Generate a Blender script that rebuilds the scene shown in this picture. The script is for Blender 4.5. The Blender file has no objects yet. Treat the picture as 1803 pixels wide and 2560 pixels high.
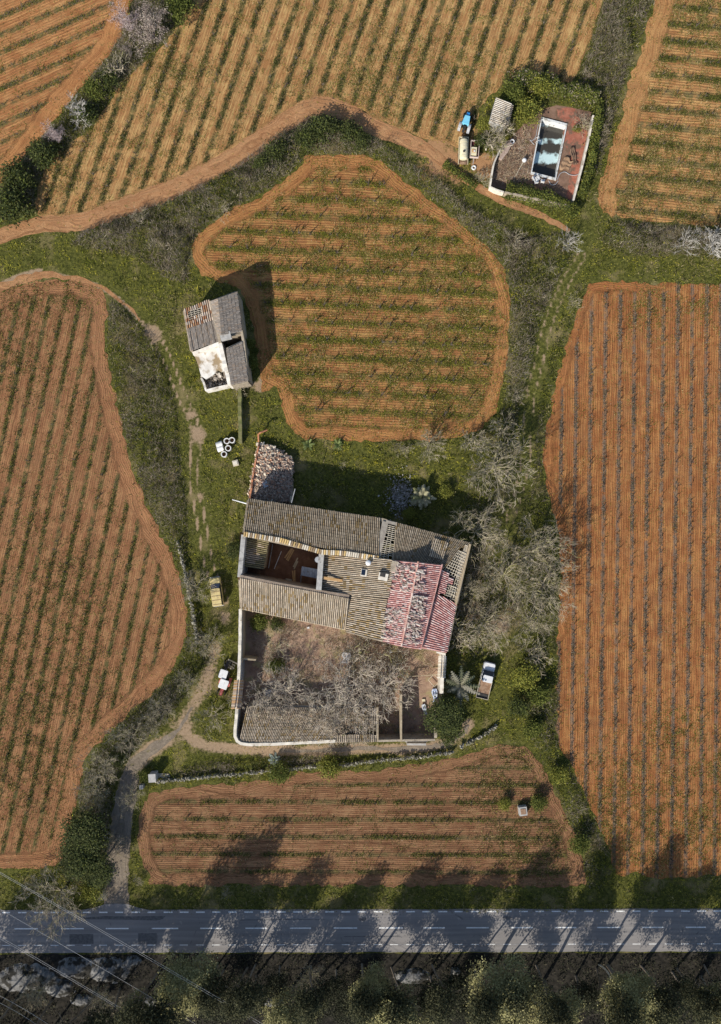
import bpy, math, random
import numpy as np
from mathutils import Vector, Matrix, geometry
R = math.radians
rng = np.random.default_rng(11)
random.seed(11)
scene = bpy.context.scene
COL = scene.collection
H = 115.0      # flying height of the camera, metres
S = 17.0       # survey scale of the site plan: plan units per metre
CX, CY = 901.5, 1280.0

def W(x, y, z=0.0):
    """site-plan coordinate seen from the air -> world point at height z"""
    k = (1 - z / H) / S
    return Vector(((x - CX) * k, (CY - y) * k, z))

def toW2(a):
    a = np.asarray(a, float)
    return np.stack([(a[:, 0] - CX) / S, (CY - a[:, 1]) / S], 1)

# ------------------------------------------------------------------ tags
def tag(o, label=None, cat=None, group=None, kind=None):
    if label: o['label'] = label
    if cat: o['category'] = cat
    if group: o['group'] = group
    if kind: o['kind'] = kind
    return o

def empty(name, loc, label, cat, rz=0.0, group=None, s=1.0):
    o = bpy.data.objects.new(name, None)
    COL.objects.link(o)
    o.location = loc
    o.rotation_euler = (0, 0, rz)
    o.scale = (s, s, s)
    o.empty_display_size = 0.3
    return tag(o, label, cat, group)

# ------------------------------------------------------------------ numpy helpers
def inpoly(P, poly):
    x, y = P[:, 0], P[:, 1]
    c = np.zeros(len(P), bool)
    n = len(poly)
    for i in range(n):
        x1, y1 = poly[i]; x2, y2 = poly[(i + 1) % n]
        if y1 == y2: continue
        m = ((y1 > y) != (y2 > y)) & (x < (x2 - x1) * (y - y1) / (y2 - y1) + x1)
        c ^= m
    return c

def dpoly(P, pts, closed=False):
    d = np.full(len(P), 1e9)
    n = len(pts)
    for i in range(n if closed else n - 1):
        a = np.asarray(pts[i], float); b = np.asarray(pts[(i + 1) % n], float)
        ab = b - a
        L = ab @ ab + 1e-12
        t = np.clip(((P - a) @ ab) / L, 0, 1)
        q = P - (a + t[:, None] * ab)
        d = np.minimum(d, np.hypot(q[:, 0], q[:, 1]))
    return d

def _h(ix, iy, seed):
    v = np.sin(ix * 127.1 + iy * 311.7 + seed * 74.7) * 43758.5453
    return v - np.floor(v)

def vn(P, s, seed=0, octv=2):
    out = np.zeros(len(P)); amp = 1.0; tot = 0
    for o in range(octv):
        x = P[:, 0] / s; y = P[:, 1] / s
        ix = np.floor(x); iy = np.floor(y)
        fx = x - ix; fy = y - iy
        fx = fx * fx * (3 - 2 * fx); fy = fy * fy * (3 - 2 * fy)
        a = _h(ix, iy, seed) * (1 - fx) + _h(ix + 1, iy, seed) * fx
        b = _h(ix, iy + 1, seed) * (1 - fx) + _h(ix + 1, iy + 1, seed) * fx
        out += amp * (a * (1 - fy) + b * fy); tot += amp
        amp *= .5; s *= .5; seed += 17
    return out / tot

def sstep(a, b, x):
    t = np.clip((x - a) / (b - a), 0, 1)
    return t * t * (3 - 2 * t)

def smooth(pts, n=6, closed=False):
    """Catmull-Rom through plan points"""
    pts = [np.asarray(p, float) for p in pts]
    out = []
    m = len(pts)
    for i in range(m if closed else m - 1):
        if closed:
            p0, p1, p2, p3 = pts[i - 1], pts[i], pts[(i + 1) % m], pts[(i + 2) % m]
        else:
            p0 = pts[max(i - 1, 0)]; p1 = pts[i]; p2 = pts[i + 1]; p3 = pts[min(i + 2, m - 1)]
        for k in range(n):
            t = k / n
            out.append(.5 * ((2 * p1) + (-p0 + p2) * t + (2 * p0 - 5 * p1 + 4 * p2 - p3) * t * t + (-p0 + 3 * p1 - 3 * p2 + p3) * t ** 3))
    if not closed: out.append(pts[-1])
    return out

# ------------------------------------------------------------------ mesh helpers
def mesh_polys(name, V, C=None, Fattr=None):
    """V (N,k,3) polygons, C (N,3) colours"""
    V = np.asarray(V, np.float32)
    N, k = V.shape[:2]
    me = bpy.data.meshes.new(name)
    me.vertices.add(N * k)
    me.vertices.foreach_set('co', V.reshape(-1))
    me.loops.add(N * k)
    me.loops.foreach_set('vertex_index', np.arange(N * k, dtype=np.int32))
    me.polygons.add(N)
    me.polygons.foreach_set('loop_start', np.arange(0, N * k, k, dtype=np.int32))
    me.update(calc_edges=True)
    if C is not None:
        a = me.attributes.new('Col', 'FLOAT_COLOR', 'POINT')
        c = np.ones((N, k, 4), np.float32)
        c[:, :, :3] = np.asarray(C, np.float32)[:, None, :]
        a.data.foreach_set('color', c.reshape(-1))
    return me

def link(name, me, mat=None, parent=None, label=None, cat=None, group=None, kind=None, loc=None):
    if mat is not None and len(me.materials) == 0: me.materials.append(mat)
    o = bpy.data.objects.new(name, me)
    COL.objects.link(o)
    if parent is not None: o.parent = parent
    if loc is not None: o.location = loc
    return tag(o, label, cat, group, kind)

class MB:
    """collects shapes into one mesh"""
    def __init__(s): s.v = []; s.f = []; s.c = []; s.cur = (1, 1, 1)
    def add(s, vs, fs):
        b = len(s.v)
        s.v += [tuple(v) for v in vs]
        s.f += [tuple(i + b for i in f) for f in fs]
        s.c += [s.cur] * len(fs)
        return s
    def box(s, c, d, rz=0.0, taper=1.0, tilt=(0, 0)):
        m = Matrix.Rotation(rz, 3, 'Z') @ Matrix.Rotation(tilt[0], 3, 'X') @ Matrix.Rotation(tilt[1], 3, 'Y')
        vs = []
        for z in (-.5, .5):
            k = taper if z > 0 else 1
            for x, y in ((-.5, -.5), (.5, -.5), (.5, .5), (-.5, .5)):
                vs.append(Vector(c) + m @ Vector((x * d[0] * k, y * d[1] * k, z * d[2])))
        return s.add(vs, [(3, 2, 1, 0), (4, 5, 6, 7), (0, 1, 5, 4), (1, 2, 6, 5), (2, 3, 7, 6), (3, 0, 4, 7)])
    def hull(s, rings):
        """loft of equal-length rings, capped"""
        n = len(rings[0]); vs = [p for r in rings for p in r]; fs = []
        for i in range(len(rings) - 1):
            for j in range(n):
                k = (j + 1) % n
                fs.append((i * n + j, i * n + k, (i + 1) * n + k, (i + 1) * n + j))
        fs.append(tuple(range(n - 1, -1, -1)))
        fs.append(tuple((len(rings) - 1) * n + j for j in range(n)))
        return s.add(vs, fs)
    def tube(s, pts, r, sides=6, r2=None):
        pts = [Vector(p) for p in pts]; rings = []
        for i, p in enumerate(pts):
            d = (pts[min(i + 1, len(pts) - 1)] - pts[max(i - 1, 0)]).normalized()
            a = d.orthogonal().normalized() if abs(d.z) > .9 else d.cross(Vector((0, 0, 1))).normalized()
            b = a.cross(d)
            rr = r if r2 is None else r + (r2 - r) * i / (len(pts) - 1)
            rings.append([p + a * math.cos(t) * rr + b * math.sin(t) * rr for t in [2 * math.pi * k / sides for k in range(sides)]])
        return s.hull(rings)
    def cyl(s, c, r, h, axis='Z', n=16, r2=None):
        ax = {'X': Vector((1, 0, 0)), 'Y': Vector((0, 1, 0)), 'Z': Vector((0, 0, 1))}[axis] if isinstance(axis, str) else Vector(axis).normalized()
        return s.tube([Vector(c) - ax * h / 2, Vector(c) + ax * h / 2], r, n, r2)
    def ring(s, c, r1, r0, h, n=20, axis='Z'):
        """hollow ring"""
        ax = {'X': Vector((1, 0, 0)), 'Y': Vector((0, 1, 0)), 'Z': Vector((0, 0, 1))}[axis] if isinstance(axis, str) else Vector(axis).normalized()
        a = ax.orthogonal().normalized(); b = ax.cross(a); vs = []; fs = []
        for r, z in ((r1, -h / 2), (r1, h / 2), (r0, h / 2), (r0, -h / 2)):
            for k in range(n):
                t = 2 * math.pi * k / n
                vs.append(Vector(c) + (a * math.cos(t) + b * math.sin(t)) * r + ax * z)
        for i in range(4):
            for k in range(n):
                q = (k + 1) % n; j = (i + 1) % 4
                fs.append((i * n + k, i * n + q, j * n + q, j * n + k))
        return s.add(vs, fs)
    def torus(s, c, rM, rm, n=20, m=8, axis='Z'):
        ax = {'X': Vector((1, 0, 0)), 'Y': Vector((0, 1, 0)), 'Z': Vector((0, 0, 1))}[axis]
        a = ax.orthogonal().normalized(); b = ax.cross(a); vs = []; fs = []
        for k in range(n):
            t = 2 * math.pi * k / n; e = a * math.cos(t) + b * math.sin(t)
            for j in range(m):
                u = 2 * math.pi * j / m
                vs.append(Vector(c) + e * (rM + rm * math.cos(u)) + ax * rm * math.sin(u))
        for k in range(n):
            for j in range(m):
                fs.append((k * m + j, ((k + 1) % n) * m + j, ((k + 1) % n) * m + (j + 1) % m, k * m + (j + 1) % m))
        return s.add(vs, fs)
    def sphere(s, c, r, n=12, m=8, sz=1.0):
        vs = []; fs = []
        for i in range(m + 1):
            p = math.pi * i / m
            for k in range(n):
                t = 2 * math.pi * k / n
                vs.append(Vector(c) + Vector((math.sin(p) * math.cos(t) * r, math.sin(p) * math.sin(t) * r, math.cos(p) * r * sz)))
        for i in range(m):
            for k in range(n):
                q = (k + 1) % n
                fs.append((i * n + k, (i + 1) * n + k, (i + 1) * n + q, i * n + q))
        return s.add(vs, fs)
    def rbox(s, c, d, r=.1, rz=0.0, top=1.0, n=3):
        """box with rounded plan corners and a slightly smaller top"""
        def ringp(k, z):
            pts = []
            for sx, sy, a0 in ((1, 1, 0), (-1, 1, 90), (-1, -1, 180), (1, -1, 270)):
                for i in range(n + 1):
                    a = R(a0 + 90 * i / n)
                    pts.append(((sx * (d[0] / 2 - r) + math.cos(a) * r) * k, (sy * (d[1] / 2 - r) + math.sin(a) * r) * k, z))
            m = Matrix.Rotation(rz, 3, 'Z')
            return [Vector(c) + m @ Vector(p) for p in pts]
        h = d[2]
        return s.hull([ringp(.97, -h / 2), ringp(1, -h / 2 + h * .12), ringp((1 + top) / 2, h / 2 - h * .15), ringp(top * .95, h / 2)])
    def quad(s, a, b, c, d): return s.add([a, b, c, d], [(0, 1, 2, 3)])
    def build(s, name, mat, parent=None, label=None, cat=None, group=None, kind=None, off=None, col=False, smooth=False):
        me = bpy.data.meshes.new(name)
        vs = s.v
        if off is not None: vs = [(v[0] - off[0], v[1] - off[1], v[2] - off[2]) for v in vs]
        me.from_pydata(vs, [], s.f)
        me.update()
        if smooth: me.shade_smooth()
        if col:
            a = me.attributes.new('Col', 'FLOAT_COLOR', 'FACE')
            a.data.foreach_set('color', np.array([(*c, 1.0) for c in s.c], np.float32).reshape(-1))
        return link(name, me, mat, parent, label, cat, group, kind)

# ------------------------------------------------------------------ material helpers
class NT:
    def __init__(s, name):
        s.m = bpy.data.materials.new(name); s.m.use_nodes = True
        s.t = s.m.node_tree
        s.b = s.t.nodes['Principled BSDF']
        s.L = s.t.links
    def node(s, typ, **kw):
        n = s.t.nodes.new(typ)
        for k, v in kw.items(): setattr(n, k, v)
        return n
    def put(s, sock, v):
        if isinstance(v, bpy.types.NodeSocket): s.L.new(v, sock)
        elif isinstance(v, (int, float)): sock.default_value = v
        else: sock.default_value = (*v, 1.0) if len(v) == 3 and len(sock.default_value) == 4 else v
    def math(s, op, a, b=0.0, c=0.0, clamp=False):
        n = s.node('ShaderNodeMath', operation=op, use_clamp=clamp)
        s.put(n.inputs[0], a); s.put(n.inputs[1], b); s.put(n.inputs[2], c)
        return n.outputs[0]
    def mix(s, f, a, b, blend='MIX'):
        n = s.node('ShaderNodeMix', data_type='RGBA', blend_type=blend)
        s.put(n.inputs[0], f); s.put(n.inputs[6], a); s.put(n.inputs[7], b)
        return n.outputs[2]
    def mixf(s, f, a, b):
        n = s.node('ShaderNodeMix', data_type='FLOAT')
        s.put(n.inputs[0], f); s.put(n.inputs[2], a); s.put(n.inputs[3], b)
        return n.outputs[0]
    def noise(s, vec, scale, detail=3.0, rough=.55):
        n = s.node('ShaderNodeTexNoise')
        if vec is not None: s.L.new(vec, n.inputs['Vector'])
        n.inputs['Scale'].default_value = scale; n.inputs['Detail'].default_value = detail; n.inputs['Roughness'].default_value = rough
        return n.outputs[0]
    def ss(s, x, a, b):
        n = s.node('ShaderNodeMapRange', interpolation_type='SMOOTHSTEP')
        s.put(n.inputs[0], x); s.put(n.inputs[1], a); s.put(n.inputs[2], b)
        return n.outputs[0]
    def attr(s, name):
        return s.node('ShaderNodeAttribute', attribute_name=name)
    def obj(s): return s.node('ShaderNodeTexCoord').outputs['Object']
    def sep(s, v):
        n = s.node('ShaderNodeSeparateXYZ'); s.L.new(v, n.inputs[0]); return n.outputs
    def comb(s, x, y, z=0.0):
        n = s.node('ShaderNodeCombineXYZ'); s.put(n.inputs[0], x); s.put(n.inputs[1], y); s.put(n.inputs[2], z); return n.outputs[0]
    def bump(s, h, strength, dist):
        n = s.node('ShaderNodeBump'); n.inputs['Strength'].default_value = strength; n.inputs['Distance'].default_value = dist
        s.L.new(h, n.inputs['Height']); s.L.new(n.outputs[0], s.b.inputs['Normal'])
    def out(s, col, rough=.9, spec=.2, metal=0.0):
        s.put(s.b.inputs['Base Color'], col); s.put(s.b.inputs['Roughness'], rough)
        s.b.inputs['Specular IOR Level'].default_value = spec; s.b.inputs['Metallic'].default_value = metal
        return s.m

def noisy(name, c1, c2, scale=3.0, rough=.85, bump=.3, bd=.03, c3=None, s3=1.0, t3=.6, spec=.2, metal=0.0):
    t = NT(name); v = t.obj()
    n = t.noise(v, scale, 5)
    c = t.mix(t.ss(n, .32, .68), c1, c2)
    if c3: c = t.mix(t.ss(t.noise(v, s3, 5), t3 - .05, t3 + .08), c, c3)
    if bump: t.bump(t.noise(v, scale * 4, 4), bump, bd)
    return t.out(c, rough, spec, metal)

def colmat(name, rough=.85, vary=.35, scale=6.0, trans=0.0, spec=.15, bump=0.0):
    t = NT(name)
    c = t.attr('Col').outputs['Color']
    if vary:
        n = t.noise(t.obj(), scale, 4)
        c = t.mix(1.0, c, t.comb(*[t.mixf(n, 1 - vary, 1 + vary)] * 3), 'MULTIPLY')
    if bump: t.bump(t.noise(t.obj(), scale * 3, 3), bump, .03)
    m = t.out(c, rough, spec)
    if trans:
        tr = t.node('ShaderNodeBsdfTranslucent'); t.put(tr.inputs[0], c)
        mx = t.node('ShaderNodeMixShader'); mx.inputs[0].default_value = trans
        t.L.new(t.b.outputs[0], mx.inputs[1]); t.L.new(tr.outputs[0], mx.inputs[2])
        t.L.new(mx.outputs[0], t.t.nodes['Material Output'].inputs['Surface'])
    return m

def soil(name, light, dark, period, hw, rowcol, rw, rowk, straw=None, strawk=0.0, fp=.42, damp=None, furk=.3):
    """ploughed soil: rc attribute = (across rows, along rows, distance to field edge) in metres"""
    t = NT(name)
    P = t.obj()
    u, v, e = t.sep(t.attr('rc').outputs['Vector'])
    big = t.noise(P, .07, 4); mid = t.noise(P, .6, 4); fine = t.noise(P, 3.2, 4); clod = t.noise(P, 9.0, 3)
    wob = t.math('SUBTRACT', t.noise(P, .35, 2), .5)
    head = t.math('SUBTRACT', 1.0, t.ss(t.math('ADD', e, t.math('MULTIPLY', wob, 1.6)), hw - .25, hw + .25))
    w = t.mixf(head, t.math('ADD', u, t.math('MULTIPLY', wob, .35)), t.math('ADD', e, t.math('MULTIPLY', t.math('SUBTRACT', t.noise(P, .16, 3), .5), 2.6)))
    calm = t.math('SUBTRACT', 1.0, t.math('MULTIPLY', head, .3))
    fur = t.math('SINE', t.math('MULTIPLY', w, 2 * math.pi / fp))
    streak = t.noise(t.comb(t.math('MULTIPLY', w, 2.6), t.math('MULTIPLY', v, .10)), 1.0, 4, .6)
    fstreak = t.noise(t.comb(t.math('MULTIPLY', w, 7.0), t.math('MULTIPLY', v, .35), 3.7), 1.0, 3, .6)
    d = t.math('ABSOLUTE', t.math('MULTIPLY', t.math('SUBTRACT', t.math('FRACT', t.math('ADD', t.math('DIVIDE', u, period), 100.5)), .5), period))
    dn = t.math('ADD', d, t.math('MULTIPLY', t.math('SUBTRACT', fine, .5), .55))
    row = t.math('MULTIPLY', t.math('SUBTRACT', 1.0, t.ss(dn, rw * .55, rw * 1.35)), t.math('SUBTRACT', 1.0, head))
    k = t.math('ADD', t.math('MULTIPLY', streak, t.math('MULTIPLY', calm, .7)), t.math('MULTIPLY', big, .5))
    k = t.math('ADD', k, t.math('MULTIPLY', head, .2))
    k = t.math('ADD', k, t.math('MULTIPLY', t.math('SUBTRACT', mid, .5), .7))
    k = t.math('ADD', k, t.math('MULTIPLY', t.math('SUBTRACT', fine, .5), .45))
    k = t.math('ADD', k, t.math('MULTIPLY', t.math('SUBTRACT', fstreak, .5), t.math('MULTIPLY', calm, 1.25)))
    c = t.mix(t.ss(k, .38, .95), dark, light)
    if straw:
        sk = t.math('MULTIPLY', t.ss(t.math('ADD', t.math('MULTIPLY', fstreak, .7), t.math('MULTIPLY', mid, .5)), .52, .78), strawk)
        c = t.mix(t.math('MULTIPLY', sk, t.math('SUBTRACT', 1.0, t.math('MULTIPLY', head, .7))), c, straw)
    ln_ = t.noise(t.comb(t.math('MULTIPLY', w, 1.9), t.math('MULTIPLY', v, .06), 9.1), 1.0, 3, .6)
    c = t.mix(t.math('MULTIPLY', t.ss(ln_, .53, .66), furk), c, tuple(.55 * a for a in dark))  # dark lines paint the furrows' shade into the soil colour
    if damp:
        c = t.mix(t.math('MULTIPLY', t.ss(t.noise(P, .045, 3), .42, .66), .75), c, damp)
    dull = t.math('MULTIPLY', t.ss(t.noise(P, .22, 5, .65), .45, .72), .45)
    c = t.mix(dull, c, tuple(.7 * a + .3 * b for a, b in zip(dark, (.26, .18, .10))))
    c = t.mix(t.math('MULTIPLY', t.ss(t.noise(P, 1.3, 5, .65), .56, .72), .5), c, (.17, .15, .055))
    c = t.mix(t.math('MULTIPLY', row, t.math('MULTIPLY', t.ss(t.noise(P, .9, 4), .3, .6), rowk)), c, rowcol)
    c = t.mix(t.ss(t.noise(P, 5.5, 1), .76, .8), c, (.5, .4, .3))
    h = t.math('ADD', t.math('MULTIPLY', fur, t.math('MULTIPLY', calm, .32)), t.math('MULTIPLY', clod, 1.2))
    h = t.math('ADD', h, t.math('MULTIPLY', fstreak, t.math('MULTIPLY', calm, 1.1)))
    h = t.math('ADD', h, fine)
    t.bump(h, .75, .07)
    return t.out(c, .95, .1)

# ------------------------------------------------------------------ world, sun, camera
SUN_AZ, SUN_EL = 35.0, 33.5
w = bpy.data.worlds.new('World'); scene.world = w; w.use_nodes = True
wn = w.node_tree
sky = wn.nodes.new('ShaderNodeTexSky'); sky.sky_type = 'NISHITA'; sky.sun_disc = False
sky.sun_elevation = R(SUN_EL); sky.sun_rotation = R(180 + SUN_AZ)
bg = wn.nodes['Background']; bg.inputs[1].default_value = 0.10
wn.links.new(sky.outputs[0], bg.inputs[0])
ld = bpy.data.lights.new('sun', 'SUN'); ld.energy = 4.2; ld.angle = R(.53); ld.color = (1.0, .935, .82)
lo = bpy.data.objects.new('sun', ld); COL.objects.link(lo)
dv = Vector((math.sin(R(SUN_AZ)) * math.cos(R(SUN_EL)), math.cos(R(SUN_AZ)) * math.cos(R(SUN_EL)), -math.sin(R(SUN_EL))))
lo.rotation_euler = dv.to_track_quat('-Z', 'Y').to_euler(); lo.location = (-60, -90, 80)
cam = bpy.data.cameras.new('camera'); cam.sensor_fit = 'VERTICAL'
cam.angle = 2 * math.atan((2560 / 2 / S) / H); cam.clip_end = 3000; cam.clip_start = 1
co = bpy.data.objects.new('camera', cam); COL.objects.link(co); co.location = (0, 0, H); scene.camera = co
vs_ = scene.view_settings
vs_.view_transform = 'Standard'; vs_.look = 'None'; vs_.exposure = 0.42; vs_.gamma = 1.0

# ------------------------------------------------------------------ palettes (linear albedo)
GREY_TWIG = [(.37, .315, .245), (.29, .245, .19), (.45, .39, .31), (.235, .19, .145), (.34, .30, .20)]
BARK = [(.31, .275, .20), (.26, .235, .145), (.36, .32, .235), (.31, .295, .125), (.23, .20, .145)]
LEAF_D = [(.055, .070, .025), (.075, .09, .03), (.045, .06, .022), (.10, .11, .035)]
LEAF_M = [(.10, .12, .025), (.13, .15, .032), (.075, .095, .022), (.16, .17, .04)]
LEAF_Y = [(.20, .20, .035), (.16, .17, .03), (.25, .24, .05), (.12, .14, .03)]
LEAF_O = [(.36, .335, .15), (.28, .265, .115), (.42, .39, .19), (.21, .20, .09)]
GRASS = [(.27, .265, .03), (.34, .32, .036), (.17, .18, .024), (.40, .355, .055), (.24, .22, .06)]
STRAW = [(.42, .31, .14), (.34, .24, .11), (.48, .37, .19)]
def pick(pal, n, jit=.18):
    p = np.array(pal)[rng.integers(0, len(pal), n)]
    return p * (1 + rng.uniform(-jit, jit, (n, 1)))

M_foliage = colmat('foliage', .75, .2, 3.0, trans=.22)
M_grass = colmat('grass_blades', .8, .15, 2.0, trans=.25)
M_bark = colmat('bark', .95, .35, 5.0)
M_tile = colmat('roof_tile', .9, .4, 9.0, bump=.3)
M_stone = colmat('loose_stone', .92, .3, 8.0, bump=.4)
M_wall = noisy('rubble_stone_wall', (.30, .25, .19), (.42, .36, .28), 2.2, .95, .7, .06, (.17, .14, .11), 1.1, .6)
M_plaster = noisy('old_white_plaster', (.62, .58, .52), (.74, .71, .66), 1.2, .9, .3, .02, (.30, .25, .19), .9, .62)
M_conc = noisy('weathered_concrete', (.33, .32, .31), (.44, .43, .41), 2.0, .9, .3, .02, (.2, .19, .18), 1.3, .62)
M_whitewall = noisy('limewashed_wall_top', (.58, .53, .45), (.72, .67, .58), 1.6, .9, .4, .03, (.36, .3, .23), 1.4, .62)
M_rust = noisy('rusty_metal', (.22, .13, .08), (.33, .22, .15), 3.0, .8, .2, .02, (.13, .09, .07), 1.2, .6)
M_wood = noisy('weathered_timber', (.34, .27, .18), (.44, .36, .25), 4.0, .85, .3, .02)
M_orange = noisy('raw_orange_timber', (.40, .24, .10), (.50, .31, .15), 4.0, .8, .2, .02)
M_batten = noisy('pale_roof_battens', (.48, .42, .33), (.60, .54, .44), 3.0, .9, .2, .02)
M_black = noisy('black_rubber', (.016, .016, .016), (.03, .03, .03), 6.0, .8, .2, .01)
M_glass = NT('dark_glass').out((.012, .02, .04), .12, .5)
M_white = noisy('chalky_white_paint', (.62, .63, .64), (.74, .74, .74), 2.0, .4, 0, 0, (.42, .40, .36), 2.2, .6, .5)
M_yellow = noisy('faded_yellow_paint', (.54, .43, .19), (.62, .51, .25), 2.5, .55, 0, 0, (.42, .33, .17), 2.0, .58, .3)
M_blue = noisy('blue_paint', (.02, .20, .55), (.03, .26, .62), 2.0, .4, 0, 0, spec=.5)
M_lblue = noisy('light_blue_paint', (.16, .50, .70), (.22, .58, .76), 2.0, .5, 0, 0, spec=.4)
M_red = noisy('faded_red_paint', (.30, .06, .05), (.38, .10, .09), 3.0, .6, 0, 0, (.5, .3, .28), 4.0, .62)
M_maroon = noisy('maroon_paint', (.08, .015, .022), (.12, .03, .035), 3.0, .6, 0, 0)
M_cream = noisy('cream_paint', (.62, .56, .38), (.70, .64, .46), 2.0, .55, 0, 0, (.48, .40, .26), 1.8, .64, .3)
M_grey = noisy('grey_metal', (.30, .31, .33), (.40, .41, .43), 2.0, .6, 0, 0, (.22, .2, .18), 2.2, .62, .4)
M_dark = noisy('dark_steel', (.03, .03, .032), (.06, .055, .05), 4.0, .7, 0, 0)
M_brickred = noisy('fired_brick', (.36, .15, .08), (.46, .22, .13), 4.0, .9, .3, .02)

# ------------------------------------------------------------------ site plan
F1e = [(345, -60), (330, 0), (293, 105), (262, 150), (208, 212), (150, 280), (111, 334), (60, 395), (0, 464), (-60, 530)]
F1c = [(-160, 530), (-160, -120), (345, -120)]
F2e = [(470, -60), (455, 40), (440, 78), (372, 148), (308, 208), (237, 312), (185, 355), (130, 401), (105, 440), (93, 475), (91, 530), (130, 545), (204, 535), (334, 488), (464, 438), (600, 362), (674, 312), (748, 262), (808, 243), (870, 258), (940, 296), (1030, 335), (1090, 352), (1140, 372), (1172, 368), (1186, 330), (1196, 275), (1225, 236), (1290, 204), (1400, 206), (1439, 198), (1476, 104), (1510, 0), (1528, -60)]
F2c = [(1528, -120), (470, -120)]
F3e = [(1660, -60), (1640, 0), (1610, 104), (1573, 209), (1543, 328), (1513, 421), (1498, 470), (1500, 515), (1530, 540), (1666, 556), (1803, 566), (1880, 572)]
F3c = [(1960, 572), (1960, -120), (1660, -120)]
F4e = [(774, 391), (850, 388), (926, 393), (971, 419), (1056, 486), (1138, 549), (1200, 601), (1237, 640), (1263, 688), (1275, 752), (1271, 819), (1267, 879), (1256, 960), (1241, 1017), (1222, 1050), (1179, 1085), (1080, 1098), (971, 1103), (860, 1100), (778, 1098), (737, 1082), (711, 1044), (700, 992), (685, 968), (655, 972), (650, 929), (637, 848), (618, 760), (590, 715), (538, 702), (500, 680), (478, 640), (486, 600), (516, 571), (556, 538), (600, 516), (637, 500), (685, 467), (722, 445), (755, 412)]
F5e = [(-60, 745), (0, 733), (37, 714), (130, 699), (223, 711), (258, 729), (268, 788), (265, 863), (282, 974), (304, 1059), (323, 1145), (349, 1219), (371, 1275), (408, 1347), (445, 1428), (467, 1532), (449, 1636), (393, 1718), (315, 1792), (252, 1851), (210, 1910), (203, 1950), (185, 2024), (160, 2128), (148, 2157), (90, 2170), (0, 2172), (-60, 2172)]
F5c = [(-160, 2172), (-160, 745)]
F6e = [(1880, 712), (1803, 711), (1650, 706), (1498, 705), (1468, 716), (1454, 763), (1409, 882), (1383, 998), (1364, 1099), (1360, 1173), (1375, 1252), (1390, 1300), (1400, 1370), (1401, 1466), (1396, 1578), (1394, 1839), (1416, 1892), (1439, 1930), (1457, 1976), (1491, 2051), (1524, 2129), (1547, 2181), (1600, 2184), (1647, 2195), (1803, 2190), (1880, 2190)]
F6c = [(1960, 2190), (1960, 712)]
F7e = [(352, 2031), (367, 1998), (408, 1973), (482, 1963), (600, 1958), (674, 1952), (724, 1938), (783, 1928), (853, 1926), (930, 1924), (1008, 1917), (1090, 1905), (1157, 1888), (1200, 1874), (1265, 1862), (1323, 1877), (1355, 1914), (1375, 1950), (1409, 2024), (1439, 2099), (1461, 2174), (1462, 2208), (1400, 2214), (1200, 2215), (897, 2214), (600, 2213), (400, 2211), (374, 2194), (352, 2150), (345, 2080)]
#        name edge close row-ref row-dir period hw
FIELDS = {
 'F1': dict(e=F1e, c=F1c, p0=(0, 223), d=(590, -260), per=41 / S, hw=2.5),
 'F2': dict(e=F2e, c=F2c, p0=(1153, 0), d=(-300, 860), per=42.7 / S, hw=.55),
 'F3': dict(e=F3e, c=F3c, p0=(1803, 246), d=(1, .10), per=43.0 / S, hw=2.7),
 'F4': dict(e=F4e, c=[], p0=(711, 759), d=(1, .040), per=43.8 / S, hw=1.9),
 'F5': dict(e=F5e, c=F5c, p0=(275, 1280), d=(-180, 800), per=37.7 / S, hw=2.4),
 'F6': dict(e=F6e, c=F6c, p0=(1577, 1578), d=(-.012, 1), per=36.0 / S, hw=1.5),
 'F7': dict(e=F7e, c=[], p0=(897, 2005), d=(1, .004), per=43.8 / S, hw=1.9),
}
for k, f in FIELDS.items():
    f['edge'] = toW2(smooth(f['e'], 4, closed=not f['c']))
    f['hl'] = f['edge'] if k not in ('F3', 'F6', 'F2') else toW2(smooth({'F3': F3e[:8], 'F6': F6e[2:15], 'F2': F2e[9:24]}[k], 4))
    poly = list(f['edge'])
    if f['c']: poly += list(toW2(f['c']))
    f['poly'] = np.array(poly)
    d = np.array([f['d'][0], -f['d'][1]], float); d /= np.hypot(*d)
    f['dir'] = d; f['nrm'] = np.array([-d[1], d[0]]); f['o'] = toW2([f['p0']])[0]
def rc(f, P):
    q = P - f['o']
    u = q @ f['nrm']; v = q @ f['dir']
    e = dpoly(P, f['hl'], closed=(not f['c']) and f['hl'] is f['edge'])
    return u, v, e

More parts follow.
